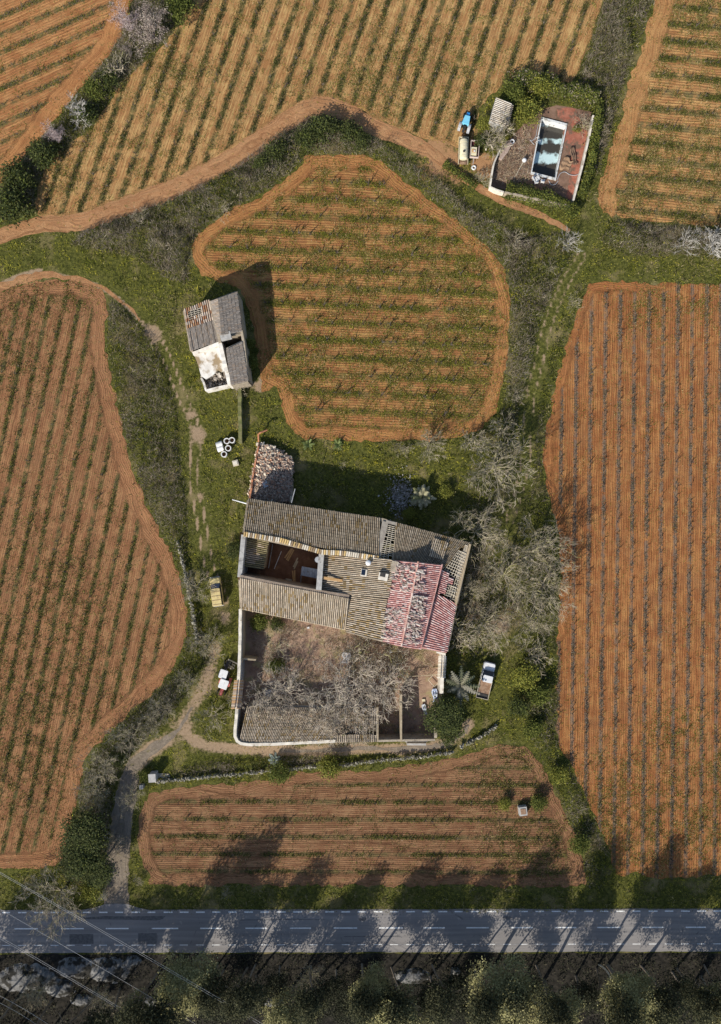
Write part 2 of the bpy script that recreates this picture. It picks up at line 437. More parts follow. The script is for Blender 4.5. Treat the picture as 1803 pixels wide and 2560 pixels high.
def sheet(name, poly, z, mat, spacing=1.2, edge=None, closed=True, rcf=None, jit=.12, kind='structure', label=None, cat=None, step=.6, hole=None):
    """flat ground sheet from a world-plan outline, with an uneven border; stores rc = (u, v, edge distance)"""
    poly = np.asarray(poly, float)
    B = []
    for i in range(len(poly)):
        a = poly[i]; b = poly[(i + 1) % len(poly)]
        n = max(1, int(np.hypot(*(b - a)) / step))
        for k in range(n): B.append(a + (b - a) * k / n)
    B = np.array(B)
    B = B + (np.stack([vn(B, .9, 3), vn(B, .9, 9)], 1) - .5) * 2 * jit + (rng.random(B.shape) - .5) * jit
    lo_, hi_ = B.min(0), B.max(0)
    gx, gy = np.meshgrid(np.arange(lo_[0], hi_[0], spacing), np.arange(lo_[1], hi_[1], spacing))
    G = np.stack([gx.ravel(), gy.ravel()], 1)
    G += rng.uniform(-.2, .2, G.shape) * spacing
    G = G[inpoly(G, B)]
    if len(G): G = G[dpoly(G, B, True) > spacing * .4]
    pts = np.concatenate([B, G]) if len(G) else B
    nb = len(B)
    ce = [(i, (i + 1) % nb) for i in range(nb)]
    if hole is not None:
        pts = pts[~np.concatenate([np.zeros(nb, bool), inpoly(G, hole)])] if len(G) else pts
        n0 = len(pts); pts = np.concatenate([pts, hole]); ce += [(n0 + i, n0 + (i + 1) % len(hole)) for i in range(len(hole))]
    r = geometry.delaunay_2d_cdt([Vector(p) for p in pts], ce, [], 1, 1e-5)
    if hole is not None:
        vv = np.array([(v[0], v[1]) for v in r[0]]); r = (r[0], r[1], [f for f in r[2] if not inpoly(vv[list(f)].mean(0)[None], hole)[0]])
    V = np.array([(v[0], v[1]) for v in r[0]])
    me = bpy.data.meshes.new(name)
    me.from_pydata([(v[0], v[1], z) for v in V], [], [tuple(f) for f in r[2]])
    me.update()
    # face up
    nrm = np.zeros(len(me.polygons) * 3, np.float32); me.polygons.foreach_get('normal', nrm)
    if len(nrm) and nrm[2::3].mean() < 0: me.flip_normals()
    a = me.attributes.new('rc', 'FLOAT_VECTOR', 'POINT')
    if rcf is not None: u, v_, e = rcf(V)
    else:
        e = dpoly(V, edge if edge is not None else B, closed); u = V[:, 0]; v_ = V[:, 1]
    a.data.foreach_set('vector', np.stack([u, v_, e], 1).astype(np.float32).reshape(-1))
    return link(name, me, mat, None, label, cat, None, kind)

def strip_poly(pts, w, n=6):
    """outline of a track: plan centre line, width in metres (single or per point)"""
    c = np.array(smooth(pts, n)); c = toW2(c)
    ws = np.interp(np.linspace(0, 1, len(c)), np.linspace(0, 1, len(w)), w) if hasattr(w, '__len__') else np.full(len(c), w)
    t = np.gradient(c, axis=0); t /= np.hypot(t[:, 0], t[:, 1])[:, None]
    nn = np.stack([-t[:, 1], t[:, 0]], 1)
    return np.concatenate([c + nn * ws[:, None] / 2, (c - nn * ws[:, None] / 2)[::-1]]), c

T1 = [(-60, 606), (0, 590), (93, 562), (204, 554), (334, 508), (464, 459), (600, 384), (674, 334), (748, 284), (808, 265), (867, 282), (934, 317), (1027, 355), (1085, 388), (1150, 440), (1230, 490), (1290, 515), (1350, 538), (1425, 578)]
T3 = [(-60, 735), (0, 722), (74, 694), (130, 687), (223, 706), (297, 748), (352, 803), (388, 842), (419, 900), (445, 967), (476, 1037), (490, 1085), (484, 1197), (495, 1260), (508, 1330), (525, 1420), (560, 1500)]
T3b = [(0, 712), (50, 690), (100, 676)]
T4 = [(565, 1495), (548, 1545), (540, 1620), (515, 1700), (478, 1768), (440, 1830), (371, 1880), (330, 1930), (312, 2010), (299, 2100), (291, 2180), (289, 2262)]
T4b = [(445, 1822), (475, 1845), (520, 1866), (600, 1872), (700, 1878), (800, 1876), (900, 1872), (1008, 1872), (1090, 1866), (1149, 1838), (1172, 1812)]
T5 = [(1150, 455), (1230, 492), (1290, 515), (1350, 538), (1425, 578)]
T2 = [(1470, 540), (1454, 640), (1409, 715), (1368, 819), (1349, 901), (1329, 976), (1319, 1069), (1310, 1180), (1275, 1300), (1260, 1450), (1240, 1600), (1210, 1700)]
COURT1 = [(628, 1345), (810, 1385), (800, 1478), (602, 1440), (610, 1340)]
COURT2 = [(604, 1520), (866, 1572), (1060, 1620), (1114, 1630), (1106, 1735), (1088, 1845), (840, 1856), (610, 1862), (588, 1845), (597, 1700)]
FARM = [(618, 1246), (956, 1296), (1176, 1356), (1118, 1632), (1090, 1850), (840, 1856), (610, 1864), (586, 1848), (600, 1520)]
RUIN = [(648, 1108), (700, 1130), (733, 1150), (728, 1200), (728, 1255), (622, 1246)]
HOUSE = [(460, 774), (525, 749), (592, 729), (606, 828), (620, 951), (577, 963), (515, 977), (481, 881)]
POOLYARD = [(1238, 400), (1252, 370), (1290, 330), (1320, 300), (1350, 275), (1392, 262), (1480, 280), (1474, 340), (1436, 500), (1425, 512), (1350, 495), (1228, 467)]
ROAD_N, ROAD_S = 2273, 2380
plan = {k: toW2(v) for k, v in dict(c1=COURT1, c2=COURT2, farm=FARM, ruin=RUIN, house=HOUSE, pool=POOLYARD).items()}

# ------------------------------------------------------------------ ground
def ground_masks(P):
    dirt = np.zeros(len(P))
    def band(line, w, k):
        d = dpoly(P, toW2(smooth(line, 4)))
        return k * np.exp(-(d / w) ** 2)
    dirt = np.maximum(dirt, band(T3[:8], .45, .8) * (.75 + .5 * (vn(P, 3, 5) - .3)))
    dirt = np.maximum(dirt, band(T3b, .5, .8))
    dirt = np.maximum(dirt, band(T4b, 1.0, .8) * (.5 + vn(P, 3, 6)))
    dirt = np.maximum(dirt, band(T2, .9, .25))
    for ln, k_ in ((T3[7:], .72), (T2[1:9], .58)):
        d = dpoly(P, toW2(smooth(ln, 4)))
        dirt = np.maximum(dirt, k_ * np.exp(-((d - .62) / .28) ** 2) * (.7 + .5 * vn(P, 2.5, 15)))
    d4 = dpoly(P, toW2(smooth(T4[2:], 4)))
    dirt = np.maximum(dirt, np.where(P[:, 1] < (CY - 1850) / S, .9, .62) * np.exp(-(d4 / 1.5) ** 2) * (.7 + .5 * vn(P, 2, 19)))
    for x, y, r, k in ((385, 835, 1.6, .9), (478, 1035, 1.2, .8), (492, 1085, 1.8, .8), (1100, 400, 4.0, .85), (1150, 430, 2.5, .6), (1215, 420, 2.6, .9), (1200, 330, 2, .5),
                       (555, 1540, 2.0, .6), (505, 1720, 2.0, .6), (455, 1820, 2.6, .62), (1260, 1560, 3.0, .6), (1180, 1530, 2.2, .8), (1190, 1420, 2.0, .6), (500, 1240, 1.0, .6), (650, 960, 1.6, .7)):
        q = P - toW2([(x, y)])[0]
        dirt = np.maximum(dirt, k * np.exp(-(q ** 2).sum(1) / r ** 2) * (.4 + 1.1 * vn(P, 1.4, 8)))
    return np.clip(dirt, 0, 1)

gx, gy = np.meshgrid(np.arange(-62, 62.1, .5), np.arange(-86, 86.1, .5))
GP = np.stack([gx.ravel(), gy.ravel()], 1)
nx, ny = gx.shape[1], gx.shape[0]
me = bpy.data.meshes.new('ground')
idx = np.arange(nx * ny).reshape(ny, nx)
F = np.stack([idx[:-1, :-1], idx[:-1, 1:], idx[1:, 1:], idx[1:, :-1]], -1).reshape(-1, 4)
POOL4 = toW2([(1353, 294), (1418, 311), (1389, 452), (1326, 436)]); pc_ = POOL4.mean(0); POOLIN = pc_ + (POOL4 - pc_) * .93
F = F[~inpoly(GP, POOLIN)[F].any(1)]
me.from_pydata(np.concatenate([GP, np.zeros((len(GP), 1))], 1).tolist(), [], F.tolist())
a = me.attributes.new('dirt', 'FLOAT', 'POINT'); a.data.foreach_set('value', ground_masks(GP).astype(np.float32))
t = NT('meadow_ground'); P_ = t.obj()
n1 = t.noise(P_, .25, 5); n2 = t.noise(P_, 2.2, 5); n3 = t.noise(P_, 9, 3)
gcol = t.mix(t.ss(n2, .35, .65), (.05, .055, .013), (.115, .115, .028))
gcol = t.mix(t.ss(n1, .52, .7), gcol, (.21, .17, .08))
dcol = t.mix(n2, (.24, .165, .10), (.38, .28, .19))
ogx, ogy, ogz = t.sep(P_)
dcol = t.mix(t.math('MULTIPLY', t.ss(ogy, 44.0, 48.0), t.ss(ogx, 4.0, 9.0)), dcol, t.mix(n2, (.28, .15, .075), (.42, .24, .12)))
dd = t.ss(t.math('ADD', t.attr('dirt').outputs['Fac'], t.math('MULTIPLY', t.math('SUBTRACT', n2, .5), .7)), .32, .62)
gcol = t.mix(dd, gcol, dcol)
t.bump(t.math('ADD', n3, n2), .7, .08)
M_ground = t.out(gcol, .95, .1)
link('ground', me, M_ground, None, 'grassy and earthy farmland ground around the fields', 'ground', None, 'structure')
mb = MB()
for x0, x1, y0, y1 in ((-900, -61.9, -900, 900), (61.9, 900, -900, 900), (-61.9, 61.9, -900, -85.9), (-61.9, 61.9, 85.9, 900)):
    mb.quad((x0, y0, -.03), (x1, y0, -.03), (x1, y1, -.03), (x0, y1, -.03))
far = mb.build('surrounding_land', noisy('distant_farmland', (.14, .12, .05), (.26, .15, .07), .05, .95, .3, .05), None, 'flat farmland far beyond the fields', 'ground', None, 'structure')

# ------------------------------------------------------------------ fields
SOILS = {
 'F1': soil('soil_orange', (.45, .215, .085), (.29, .125, .05), 41 / S, 2.5, (.10, .10, .04), .45, .8, (.47, .29, .125), .45, .4),
 'F2': soil('soil_straw', (.46, .262, .108), (.31, .155, .062), 42.7 / S, .45, (.07, .078, .028), .46, .85, (.50, .34, .14), .72, .4),
 'F3': soil('soil_yellow', (.44, .235, .095), (.29, .135, .053), 43 / S, 2.7, (.12, .115, .05), .55, .8, (.50, .32, .125), .7, .4),
 'F4': soil('soil_middle', (.39, .185, .068), (.25, .108, .042), 43.8 / S, 1.9, (.11, .108, .038), .5, .65, (.38, .25, .09), .6, .36, furk=.45),
 'F5': soil('soil_brown', (.335, .165, .08), (.21, .097, .047), 37.7 / S, 2.2, (.075, .08, .03), .36, .85, (.35, .225, .105), .35, .30, furk=.45),
 'F6': soil('soil_red', (.355, .15, .056), (.235, .09, .034), 36 / S, 1.2, (.15, .125, .10), .28, .75, (.44, .25, .09), .45, .34),
 'F7': soil('soil_dark', (.265, .14, .073), (.16, .077, .04), 43.8 / S, 1.7, (.085, .085, .035), .36, .65, (.31, .20, .105),   .4, .30, furk=.75),
}
FLAB = {'F1': 'orange vineyard soil in the top left corner', 'F2': 'straw-covered vineyard soil with steep slanting rows', 'F3': 'yellowish vineyard soil in the top right corner',
        'F4': 'weedy vineyard soil in the round field above the farmhouse', 'F5': 'brown vineyard soil along the left edge', 'F6': 'red vineyard soil with upright rows along the right edge', 'F7': 'dark brown ploughed soil between farmhouse and road'}
for k, f in FIELDS.items():
    sheet('field', f['poly'], .02, SOILS[k], 1.0, rcf=lambda V, f=f: rc(f, V), jit=.42, label=FLAB[k], cat='field')

M_track = soil('track_earth', (.42, .225, .11), (.29, .14, .065), 999, 99, (.2, .1, .05), .1, 0, (.42, .28, .15), .5, .55)
M_track2 = soil('pale_track_earth', (.25, .205, .16), (.155, .128, .10), 999, 99, (.2, .1, .05), .1, 0, (.36, .29, .21), .4, .6)
pl, cl = strip_poly(T1, [2.0, 2.2, 2.6, 2.9, 2.9, 2.8, 2.9, 2.6, 2.2, 1.4, 1.0, 1.1, .7])
sheet('dirt_track', pl, .028, M_track, .8, jit=.22, label='orange dirt track curving below the slanting vineyard', cat='track')
pl, cl = strip_poly(T4[4:], [.5, .8, 1.5, 2.6, 3.0, 3.2, 3.6, 3.7])
sheet('farm_lane', pl, .012, M_track2, .7, jit=.3, label='pale earth lane running up from the asphalt road', cat='track')
pl, cl = strip_poly(T4b[4:], [.4, .5, .55, .6, .7, .8, .6, .3])
sheet('farm_lane', pl, .016, M_track2, .6, jit=.25, label='narrow earth lane curving round the south wall', cat='track')
pl, cl = strip_poly(T3[1:7], [1.3, 1.2, 1.0, .8, .45, .35, .3])
sheet('dirt_track', pl, .014, M_track, .5, jit=.3, label='thin worn track curving round the top of the left vineyard', cat='track')

# courtyard and yard floors
M_yard = noisy('courtyard_earth', (.25, .16, .115), (.38, .26, .185), .8, .95, .8, .06, (.32, .26, .14), .5, .55)
M_yardd = noisy('dark_courtyard_earth', (.12, .06, .035), (.18, .095, .06), .9, .95, .8, .06, (.24, .13, .07), .7, .62)
sheet('courtyard_floor', toW2([(600, 1330), (830, 1380), (810, 1490), (595, 1450)]), .010, M_yardd, .8, jit=.02, label='dark red earth floor of the inner courtyard', cat='floor')
sheet('courtyard_floor', plan['c2'], .010, M_yard, .8, jit=.05, label='dry brown earth floor of the walled south yard', cat='floor')
M_terr = noisy('terrace_earth', (.15, .09, .062), (.25, .155, .11), .9, .95, .6, .04, (.15, .095, .06), .6, .55)
M_terr2 = noisy('red_terrace_tiles', (.28, .10, .065), (.38, .155, .105), 1.6, .9, .4, .03, (.16, .10, .07), .9, .52)

# ------------------------------------------------------------------ asphalt road
t = NT('asphalt'); P_ = t.obj()
xs, ys, zs = t.sep(P_)
st = t.noise(t.comb(t.math('MULTIPLY', xs, .06), t.math('MULTIPLY', ys, 1.6)), 1.0, 4)
fn = t.noise(P_, 1.0, 6); gr = t.noise(P_, 16, 3)
ac = t.mix(t.ss(st, .3, .7), (.215, .20, .195), (.295, .275, .265))
ac = t.mix(t.ss(fn, .62, .75), ac, (.34, .315, .295))
ac = t.mix(t.math('MULTIPLY', gr, .3), ac, (.05, .05, .052))
crk = t.node('ShaderNodeTexVoronoi', feature='DISTANCE_TO_EDGE'); crk.inputs['Scale'].default_value = .16
t.L.new(P_, crk.inputs['Vector'])
ac = t.mix(t.math('MULTIPLY', t.math('SUBTRACT', 1.0, t.ss(crk.outputs[0], .004, .010)), t.math('MULTIPLY', t.ss(fn, .5, .65), .55)), ac, (.06, .058, .056))
t.bump(gr, .3, .01)
M_asph = t.out(ac, .85, .3)
def wy(x, y): p = W(x, y); return p.x, p.y
def road_y(y, x): return y - .0022 * (x - 900)
def rpoly(pts): return toW2([(x, road_y(y, x)) for x, y in pts])
edgeN = [(x, ROAD_N + rng.uniform(-.8, .8)) for x in range(-900, 2801, 25) if not 215 < x < 370]
edgeN = [(x, y) for x, y in edgeN if x <= 215] + [(235, 2268), (262, 2259), (290, 2257), (320, 2259), (345, 2267)] + [(x, y) for x, y in edgeN if x >= 370]
edgeS = [(x, ROAD_S + rng.uniform(-1, 1)) for x in range(2800, -901, -25)]
sheet('road', rpoly(edgeN + edgeS), .05, M_asph, 4.0, jit=.03, label='grey two-lane asphalt road crossing the bottom', cat='road', step=1.5)
M_mark = noisy('worn_road_paint', (.72, .72, .71), (.82, .82, .81), 3.0, .7, 0, 0, (.42, .42, .42), 2.4, .62)
def rect_marks(name, rects, z, mat, label):
    m = MB()
    for x0, x1, y, hw in rects:
        a = rpoly([(x0, y + hw), (x1, y + hw), (x1, y - hw), (x0, y - hw)])
        m.quad(*[(p[0], p[1], z) for p in a])
    return m.build(name, mat, None, label, 'road marking', None, 'structure')
cd = [(37, 95), (153, 210), (265, 322), (380, 446), (501, 555), (614, 667), (725, 778), (834, 893), (948, 1007), (1059, 1112), (1166, 1222), (1277, 1332), (1387, 1441), (1493, 1551), (1605, 1659), (1714, 1764)]
cd = [(-75 - 112 * k, -19 - 112 * k) for k in range(1, 5)] + [(-75, -19)] + cd + [(1826 + 112 * k, 1882 + 112 * k) for k in range(5)]
rect_marks('road_centre_line', [(a, b, 2319.5, 1.5) for a, b in cd], .056, M_mark, 'white dashed centre line of the asphalt road')
ed = []
x = -560
while x < 2400:
    ed.append((x, x + 21 + rng.uniform(-1.5, 2), 2279.0, 1.6)); x += 40.4
rect_marks('road_edge_line', ed, .056, M_mark, 'short white dashes along the north edge of the road')
ed = [(x, x + 20, 2361, .9) for x in np.arange(-560, 2400, 40.4)]
rect_marks('road_edge_line', ed, .060, M_mark, 'worn dashes along the south edge of the road')
M_mark2 = noisy('faint_road_paint', (.20, .20, .21), (.30, .30, .31), 2.0, .8, 0, 0, (.15, .15, .16), 1.4, .52)
rect_marks('road_edge_line', [(-560, 2400, 2361, .7)], .056, M_mark2, 'faint thin line along the south edge of the road')
M_patch = noisy('fresh_asphalt_patch', (.10, .098, .10), (.145, .14, .14), 3.0, .85, .2, .01)
for (x0, x1, y0, y1), lb in (((174, 234, 2333, 2358), 'dark asphalt repair patch left of its twin'), ((346, 392, 2331, 2358), 'dark asphalt repair patch right of its twin')):
    sheet('asphalt_patch', rpoly([(x0, y1), (x1, y1), (x1, y0), (x0, y0)]), .054, M_patch, 2, jit=.04, label=lb, cat='road patch')
for (pts, lb) in (([(205, 2292), (260, 2288), (330, 2289), (415, 2288), (408, 2296), (392, 2300), (300, 2297), (215, 2296)], 'dark repaired crack in front of the lane mouth'),
                  ([(896, 2297), (910, 2292), (918, 2296), (912, 2302), (900, 2302)], 'small dark oil stain in the north lane'),
                  ([(1255, 2294), (1268, 2290), (1280, 2294), (1276, 2299), (1262, 2299)], 'dark patch near the right in the north lane'),
                  ([(600, 2298), (700, 2296.5), (800, 2297.5), (800, 2299), (700, 2298.5), (600, 2300)], 'long tarred crack in the north lane'),
                  ([(860, 2340), (1000, 2339), (1006, 2344), (1000, 2342), (860, 2341.4)], 'tarred crack in the south lane')):
    sheet('asphalt_patch', rpoly(pts), .055, M_patch, 2, jit=.02, label=lb, cat='road patch', step=.4)
# forest floor
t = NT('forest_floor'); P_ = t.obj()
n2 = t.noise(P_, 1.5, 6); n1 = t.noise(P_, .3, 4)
fc = t.mix(t.ss(n2, .35, .65), (.014, .013, .011), (.035, .031, .025)); fc = t.mix(t.ss(n1, .58, .72), fc, (.055, .05, .04))  # near-black tones put the wood's deep shade into the floor colour
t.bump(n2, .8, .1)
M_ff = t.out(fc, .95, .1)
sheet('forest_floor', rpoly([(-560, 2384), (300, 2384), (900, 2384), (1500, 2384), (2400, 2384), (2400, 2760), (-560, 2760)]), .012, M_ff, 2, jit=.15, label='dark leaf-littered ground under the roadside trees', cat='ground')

# ================================================================== vegetation
def blades(P, L, Wd, tmin=25, tmax=75, az=None):
    """thin leaning triangles; P (n,3)"""
    n = len(P)
    a = rng.uniform(0, 2 * math.pi, n) if az is None else az
    tl = np.radians(rng.uniform(tmin, tmax, n))
    tip = P + np.stack([np.sin(tl) * np.cos(a), np.sin(tl) * np.sin(a), np.cos(tl)], 1) * np.reshape(L, (-1, 1))
    b = rng.uniform(0, 2 * math.pi, n)
    sd = np.stack([np.cos(b), np.sin(b), np.zeros(n)], 1) * np.reshape(Wd, (-1, 1)) * .5
    return np.stack([P - sd, P + sd, tip], 1)

def leaves(P, size, up=.5):
    """small randomly turned leaf faces; P (n,3)"""
    n = len(P)
    nr = rng.normal(size=(n, 3)); nr[:, 2] = np.abs(nr[:, 2]) + up
    nr /= np.linalg.norm(nr, axis=1)[:, None]
    r = rng.normal(size=(n, 3)); a = np.cross(nr, r); a /= np.linalg.norm(a, axis=1)[:, None]
    b = np.cross(nr, a)
    s = np.reshape(size, (-1, 1)) * .5
    return np.stack([P - a * s, P - b * s * .55, P + a * s, P + b * s * .55], 1)

def tubes(segs, sides=4):
    A = np.array([s[0] for s in segs]); B = np.array([s[1] for s in segs])
    r0 = np.array([s[2] for s in segs]); r1 = np.array([s[3] for s in segs])
    d = B - A; d /= np.linalg.norm(d, axis=1)[:, None] + 1e-9
    ref = np.where(np.abs(d[:, 2:3]) > .9, np.array([[1., 0, 0]]), np.array([[0, 0, 1.]]))
    a = np.cross(d, ref); a /= np.linalg.norm(a, axis=1)[:, None] + 1e-9
    b = np.cross(d, a)
    qs = []
    for k in range(sides):
        t0 = 2 * math.pi * k / sides; t1 = 2 * math.pi * (k + 1) / sides
        e0 = a * math.cos(t0) + b * math.sin(t0); e1 = a * math.cos(t1) + b * math.sin(t1)
        qs.append(np.stack([A + e0 * r0[:, None], A + e1 * r0[:, None], B + e1 * r1[:, None], B + e0 * r1[:, None]], 1))
    return np.concatenate(qs)

def grow_tree(seed, h=6.0, trunk=1.4, nmain=6, lv=4, spread=50, r=.16, kids=3, lift=.10, twig=True, kink=.22):
    rd = random.Random(seed)
    trunk_s, br = [], []
    def rv(k): return Vector((rd.uniform(-k, k), rd.uniform(-k, k), rd.uniform(-k, k)))
    def grow(p, d, L, r, l):
        ns = 3 if l < lv else 2
        pts = [(p, r)]
        for i in range(ns):
            q = p + d * (L / ns); r2 = max(r * .84, .022)
            br.append((p, q, r, r2)); p, r = q, r2
            pts.append((p, r))
            d = (d + rv(kink) + Vector((0, 0, lift))).normalized()
        if l < lv:
            for k in range(kids if l > 1 else kids + 1):
                pp, rr = pts[rd.choice((1, 2, 3, 3))] if k else pts[-1]
                ax = d.cross(rv(1)).normalized()
                nd = (Matrix.Rotation(R(rd.uniform(18, 55)), 3, ax) @ d)
                grow(pp, nd.normalized(), L * rd.uniform(.55, .8), rr * .66, l + 1)
        elif twig:
            for k in range(3):
                ax = d.cross(rv(1)).normalized(); pp, rr = pts[rd.randrange(1, len(pts))]
                nd = Matrix.Rotation(R(rd.uniform(20, 60)), 3, ax) @ d
                q = pp + nd * L * rd.uniform(.5, .9)
                br.append((pp, q, max(rr * .7, .022), .012))
    p = Vector((0, 0, -.15)); d = Vector((rd.uniform(-.15, .15), rd.uniform(-.15, .15), 1)).normalized()
    q = p + d * (trunk * .5 + .15); trunk_s.append((p, q, r * 1.25, r)); p = q
    q = p + (d + rv(.15)).normalized() * trunk * .5; trunk_s.append((p, q, r, r * .9)); p = q
    L0 = (h - trunk) * .46
    for k in range(nmain):
        az = 2 * math.pi * (k + rd.uniform(-.3, .3)) / nmain
        el = R(rd.uniform(90 - spread - 12, 90 - spread + 22)) if k else R(80)
        d = Vector((math.cos(az) * math.cos(el), math.sin(az) * math.cos(el), math.sin(el)))
        grow(p, d, L0 * rd.uniform(.8, 1.15), r * .6, 1)
    return trunk_s, br

def tree_meshes(seed, **kw):
    ts, br = grow_tree(seed, **kw)
    tm = mesh_polys('trunk', tubes(ts, 7), pick(BARK[:3], len(ts) * 7, .1)); tm.materials.append(M_bark)
    big = [b for b in br if b[2] > .035]; small = [b for b in br if b[2] <= .035]
    V = np.concatenate([tubes(big, 5), tubes(small, 3)])
    n1, n2 = len(big) * 5, len(small) * 3
    C = np.concatenate([np.tile(pick(BARK, len(big), .15), (5, 1)), np.tile(pick(GREY_TWIG + BARK, len(small), .2), (3, 1))])
    bm = mesh_polys('branches', V, C); bm.materials.append(M_bark)
    ext = np.percentile(np.hypot(V[:, 0, 0], V[:, 0, 1]), 97)
    return [('trunk', tm), ('branches', bm)], ext, V[:, :, 2].max()

BARE = [tree_meshes(s, h=7.5, trunk=1.3, nmain=10, lv=4, spread=52, r=.21, kids=3, lift=.07, kink=.24) for s in (3, 14, 25, 36, 47)]
SCRUBBY = [tree_meshes(s, h=3.0, trunk=.25, nmain=9, lv=3, spread=55, r=.07, kids=3, lift=.06, kink=.3) for s in (5, 17, 29)]
SHOOTY = [tree_meshes(s, h=4.2, trunk=.3, nmain=11, lv=3, spread=38, r=.08, kids=2, lift=.05, kink=.12) for s in (8, 19)]

def crown_pts(n_cl, per, rx, rz, z0, rdseed, lump=.35, cl=.42, hollow=.45):
    """clumped leaf positions filling a lumpy crown"""
    g = np.random.default_rng(rdseed)
    d = g.normal(size=(n_cl, 3)); d /= np.linalg.norm(d, axis=1)[:, None]
    d[:, 2] = np.where(d[:, 2] < -.35, -d[:, 2], d[:, 2])
    lobes = g.normal(size=(7, 3)); lobes /= np.linalg.norm(lobes, axis=1)[:, None]
    bump = (np.clip(d @ lobes.T, 0, 1) ** 4).max(1)
    rr = (1 - lump + lump * bump * 1.3) * (hollow + (1 - hollow) * g.random(n_cl) ** .45)
    c = d * rr[:, None] * np.array([rx, rx, rz]) + np.array([0, 0, z0])
    tone = g.random(n_cl)
    P = np.repeat(c, per, 0) + g.normal(size=(n_cl * per, 3)) * cl * np.array([1, 1, .7])
    return P, np.repeat(tone, per)

def leafy_meshes(seed, pal, n_cl, per, rx, rz, z0, ls=.22, trunk=True, lump=.4, cl=.38, up=.5, light=None):
    global rng
    keep = rng; rng = np.random.default_rng(seed)
    P, tone = crown_pts(n_cl, per, rx, rz, z0, seed, lump, cl)
    P[:, 2] = np.maximum(P[:, 2], .05)
    C = pick(pal, len(P), .2) * (.72 + .56 * tone)[:, None]
    cm = mesh_polys('crown', leaves(P, rng.uniform(.6, 1.3, len(P)) * ls, up), C); cm.materials.append(M_foliage)
    out = []
    if trunk:
        ts, br = grow_tree(seed, h=z0 + rz * .6, trunk=max(.5, z0 - rz * .5), nmain=6, lv=2, spread=45, r=.05 + .022 * z0 if z0 < 8 else .13, kids=3, twig=False)
        tm = mesh_polys('trunk', tubes(ts + br, 5), pick([(.16, .13, .10), (.2, .17, .14)], (len(ts) + len(br)) * 5, .1)); tm.materials.append(M_bark)
        out.append(('trunk', tm))
    out.append(('crown', cm))
    rng = keep
    return out, rx, z0 + rz

EVER_D = [leafy_meshes(s, LEAF_D + LEAF_D + LEAF_M[:1], 150, 40, 2.6, 2.6, 5.2, .26, cl=.45) for s in (101, 102, 103)]
EVER_O = [leafy_meshes(s, LEAF_O, 190, 90, 2.6, 2.5, 4.8, .15, cl=.30, lump=.45, up=1.3) for s in (111, 112, 113)]
TALL = [leafy_meshes(s, [(.03, .034, .018), (.045, .05, .026), (.07, .07, .035), (.10, .10, .05)], 140, 30, 2.7, 4.2, 9.6, .30, cl=.5, lump=.6) for s in (121, 122, 123)]
FOR_D = [leafy_meshes(s, [(.028, .032, .018), (.04, .045, .024), (.055, .055, .035), (.022, .025, .014)], 110, 34, 2.6, 2.4, 5.0, .26, cl=.5, lump=.6) for s in (104, 105)]  # darker evergreen copy, deep shade of the wood put into the leaf colour
BUSH_M = [leafy_meshes(s, LEAF_M, 60, 34, 1.35, .95, .9, .2, False, cl=.28) for s in (131, 132, 133)]
BUSH_D = [leafy_meshes(s, LEAF_D + LEAF_M[:1], 60, 34, 1.35, 1.0, .95, .2, False, cl=.28) for s in (141, 142, 143)]
BUSH_Y = [leafy_meshes(s, LEAF_Y, 60, 34, 1.35, .95, .9, .2, False, cl=.28) for s in (151, 152)]
BUSH_P = [leafy_meshes(s, [(.36, .35, .29), (.30, .29, .24), (.27, .26, .2)], 80, 30, 1.4, 1.1, 1.1, .15, False, cl=.34) for s in (161, 162)]

def blossom_meshes(seed, pal, dens=30):
    global rng
    ts, br = grow_tree(seed, h=4.2, trunk=.8, nmain=6, lv=3, spread=50, r=.12, kids=3)
    tm = mesh_polys('trunk', tubes(ts, 7), pick(BARK[4:], len(ts) * 7)); tm.materials.append(M_bark)
    bm = mesh_polys('branches', tubes(br, 3), pick([(.12, .09, .08), (.17, .13, .12)], len(br) * 3)); bm.materials.append(M_bark)
    tips = np.array([b[1] for b in br if b[2] < .05])
    P = np.repeat(tips, dens // 3, 0); P = P + rng.normal(size=P.shape) * .12
    fm = mesh_polys('blossom', leaves(P, rng.uniform(.05, .13, len(P)), .4), pick(pal, len(P), .1)); fm.materials.append(M_foliage)
    return [('trunk', tm), ('branches', bm), ('blossom', fm)], 2.6, 4.5
BLOSSOM = [blossom_meshes(61, [(.62, .50, .50), (.70, .60, .58), (.5, .38, .38)]), blossom_meshes(62, [(.42, .36, .30), (.36, .30, .26), (.5, .43, .38)])]

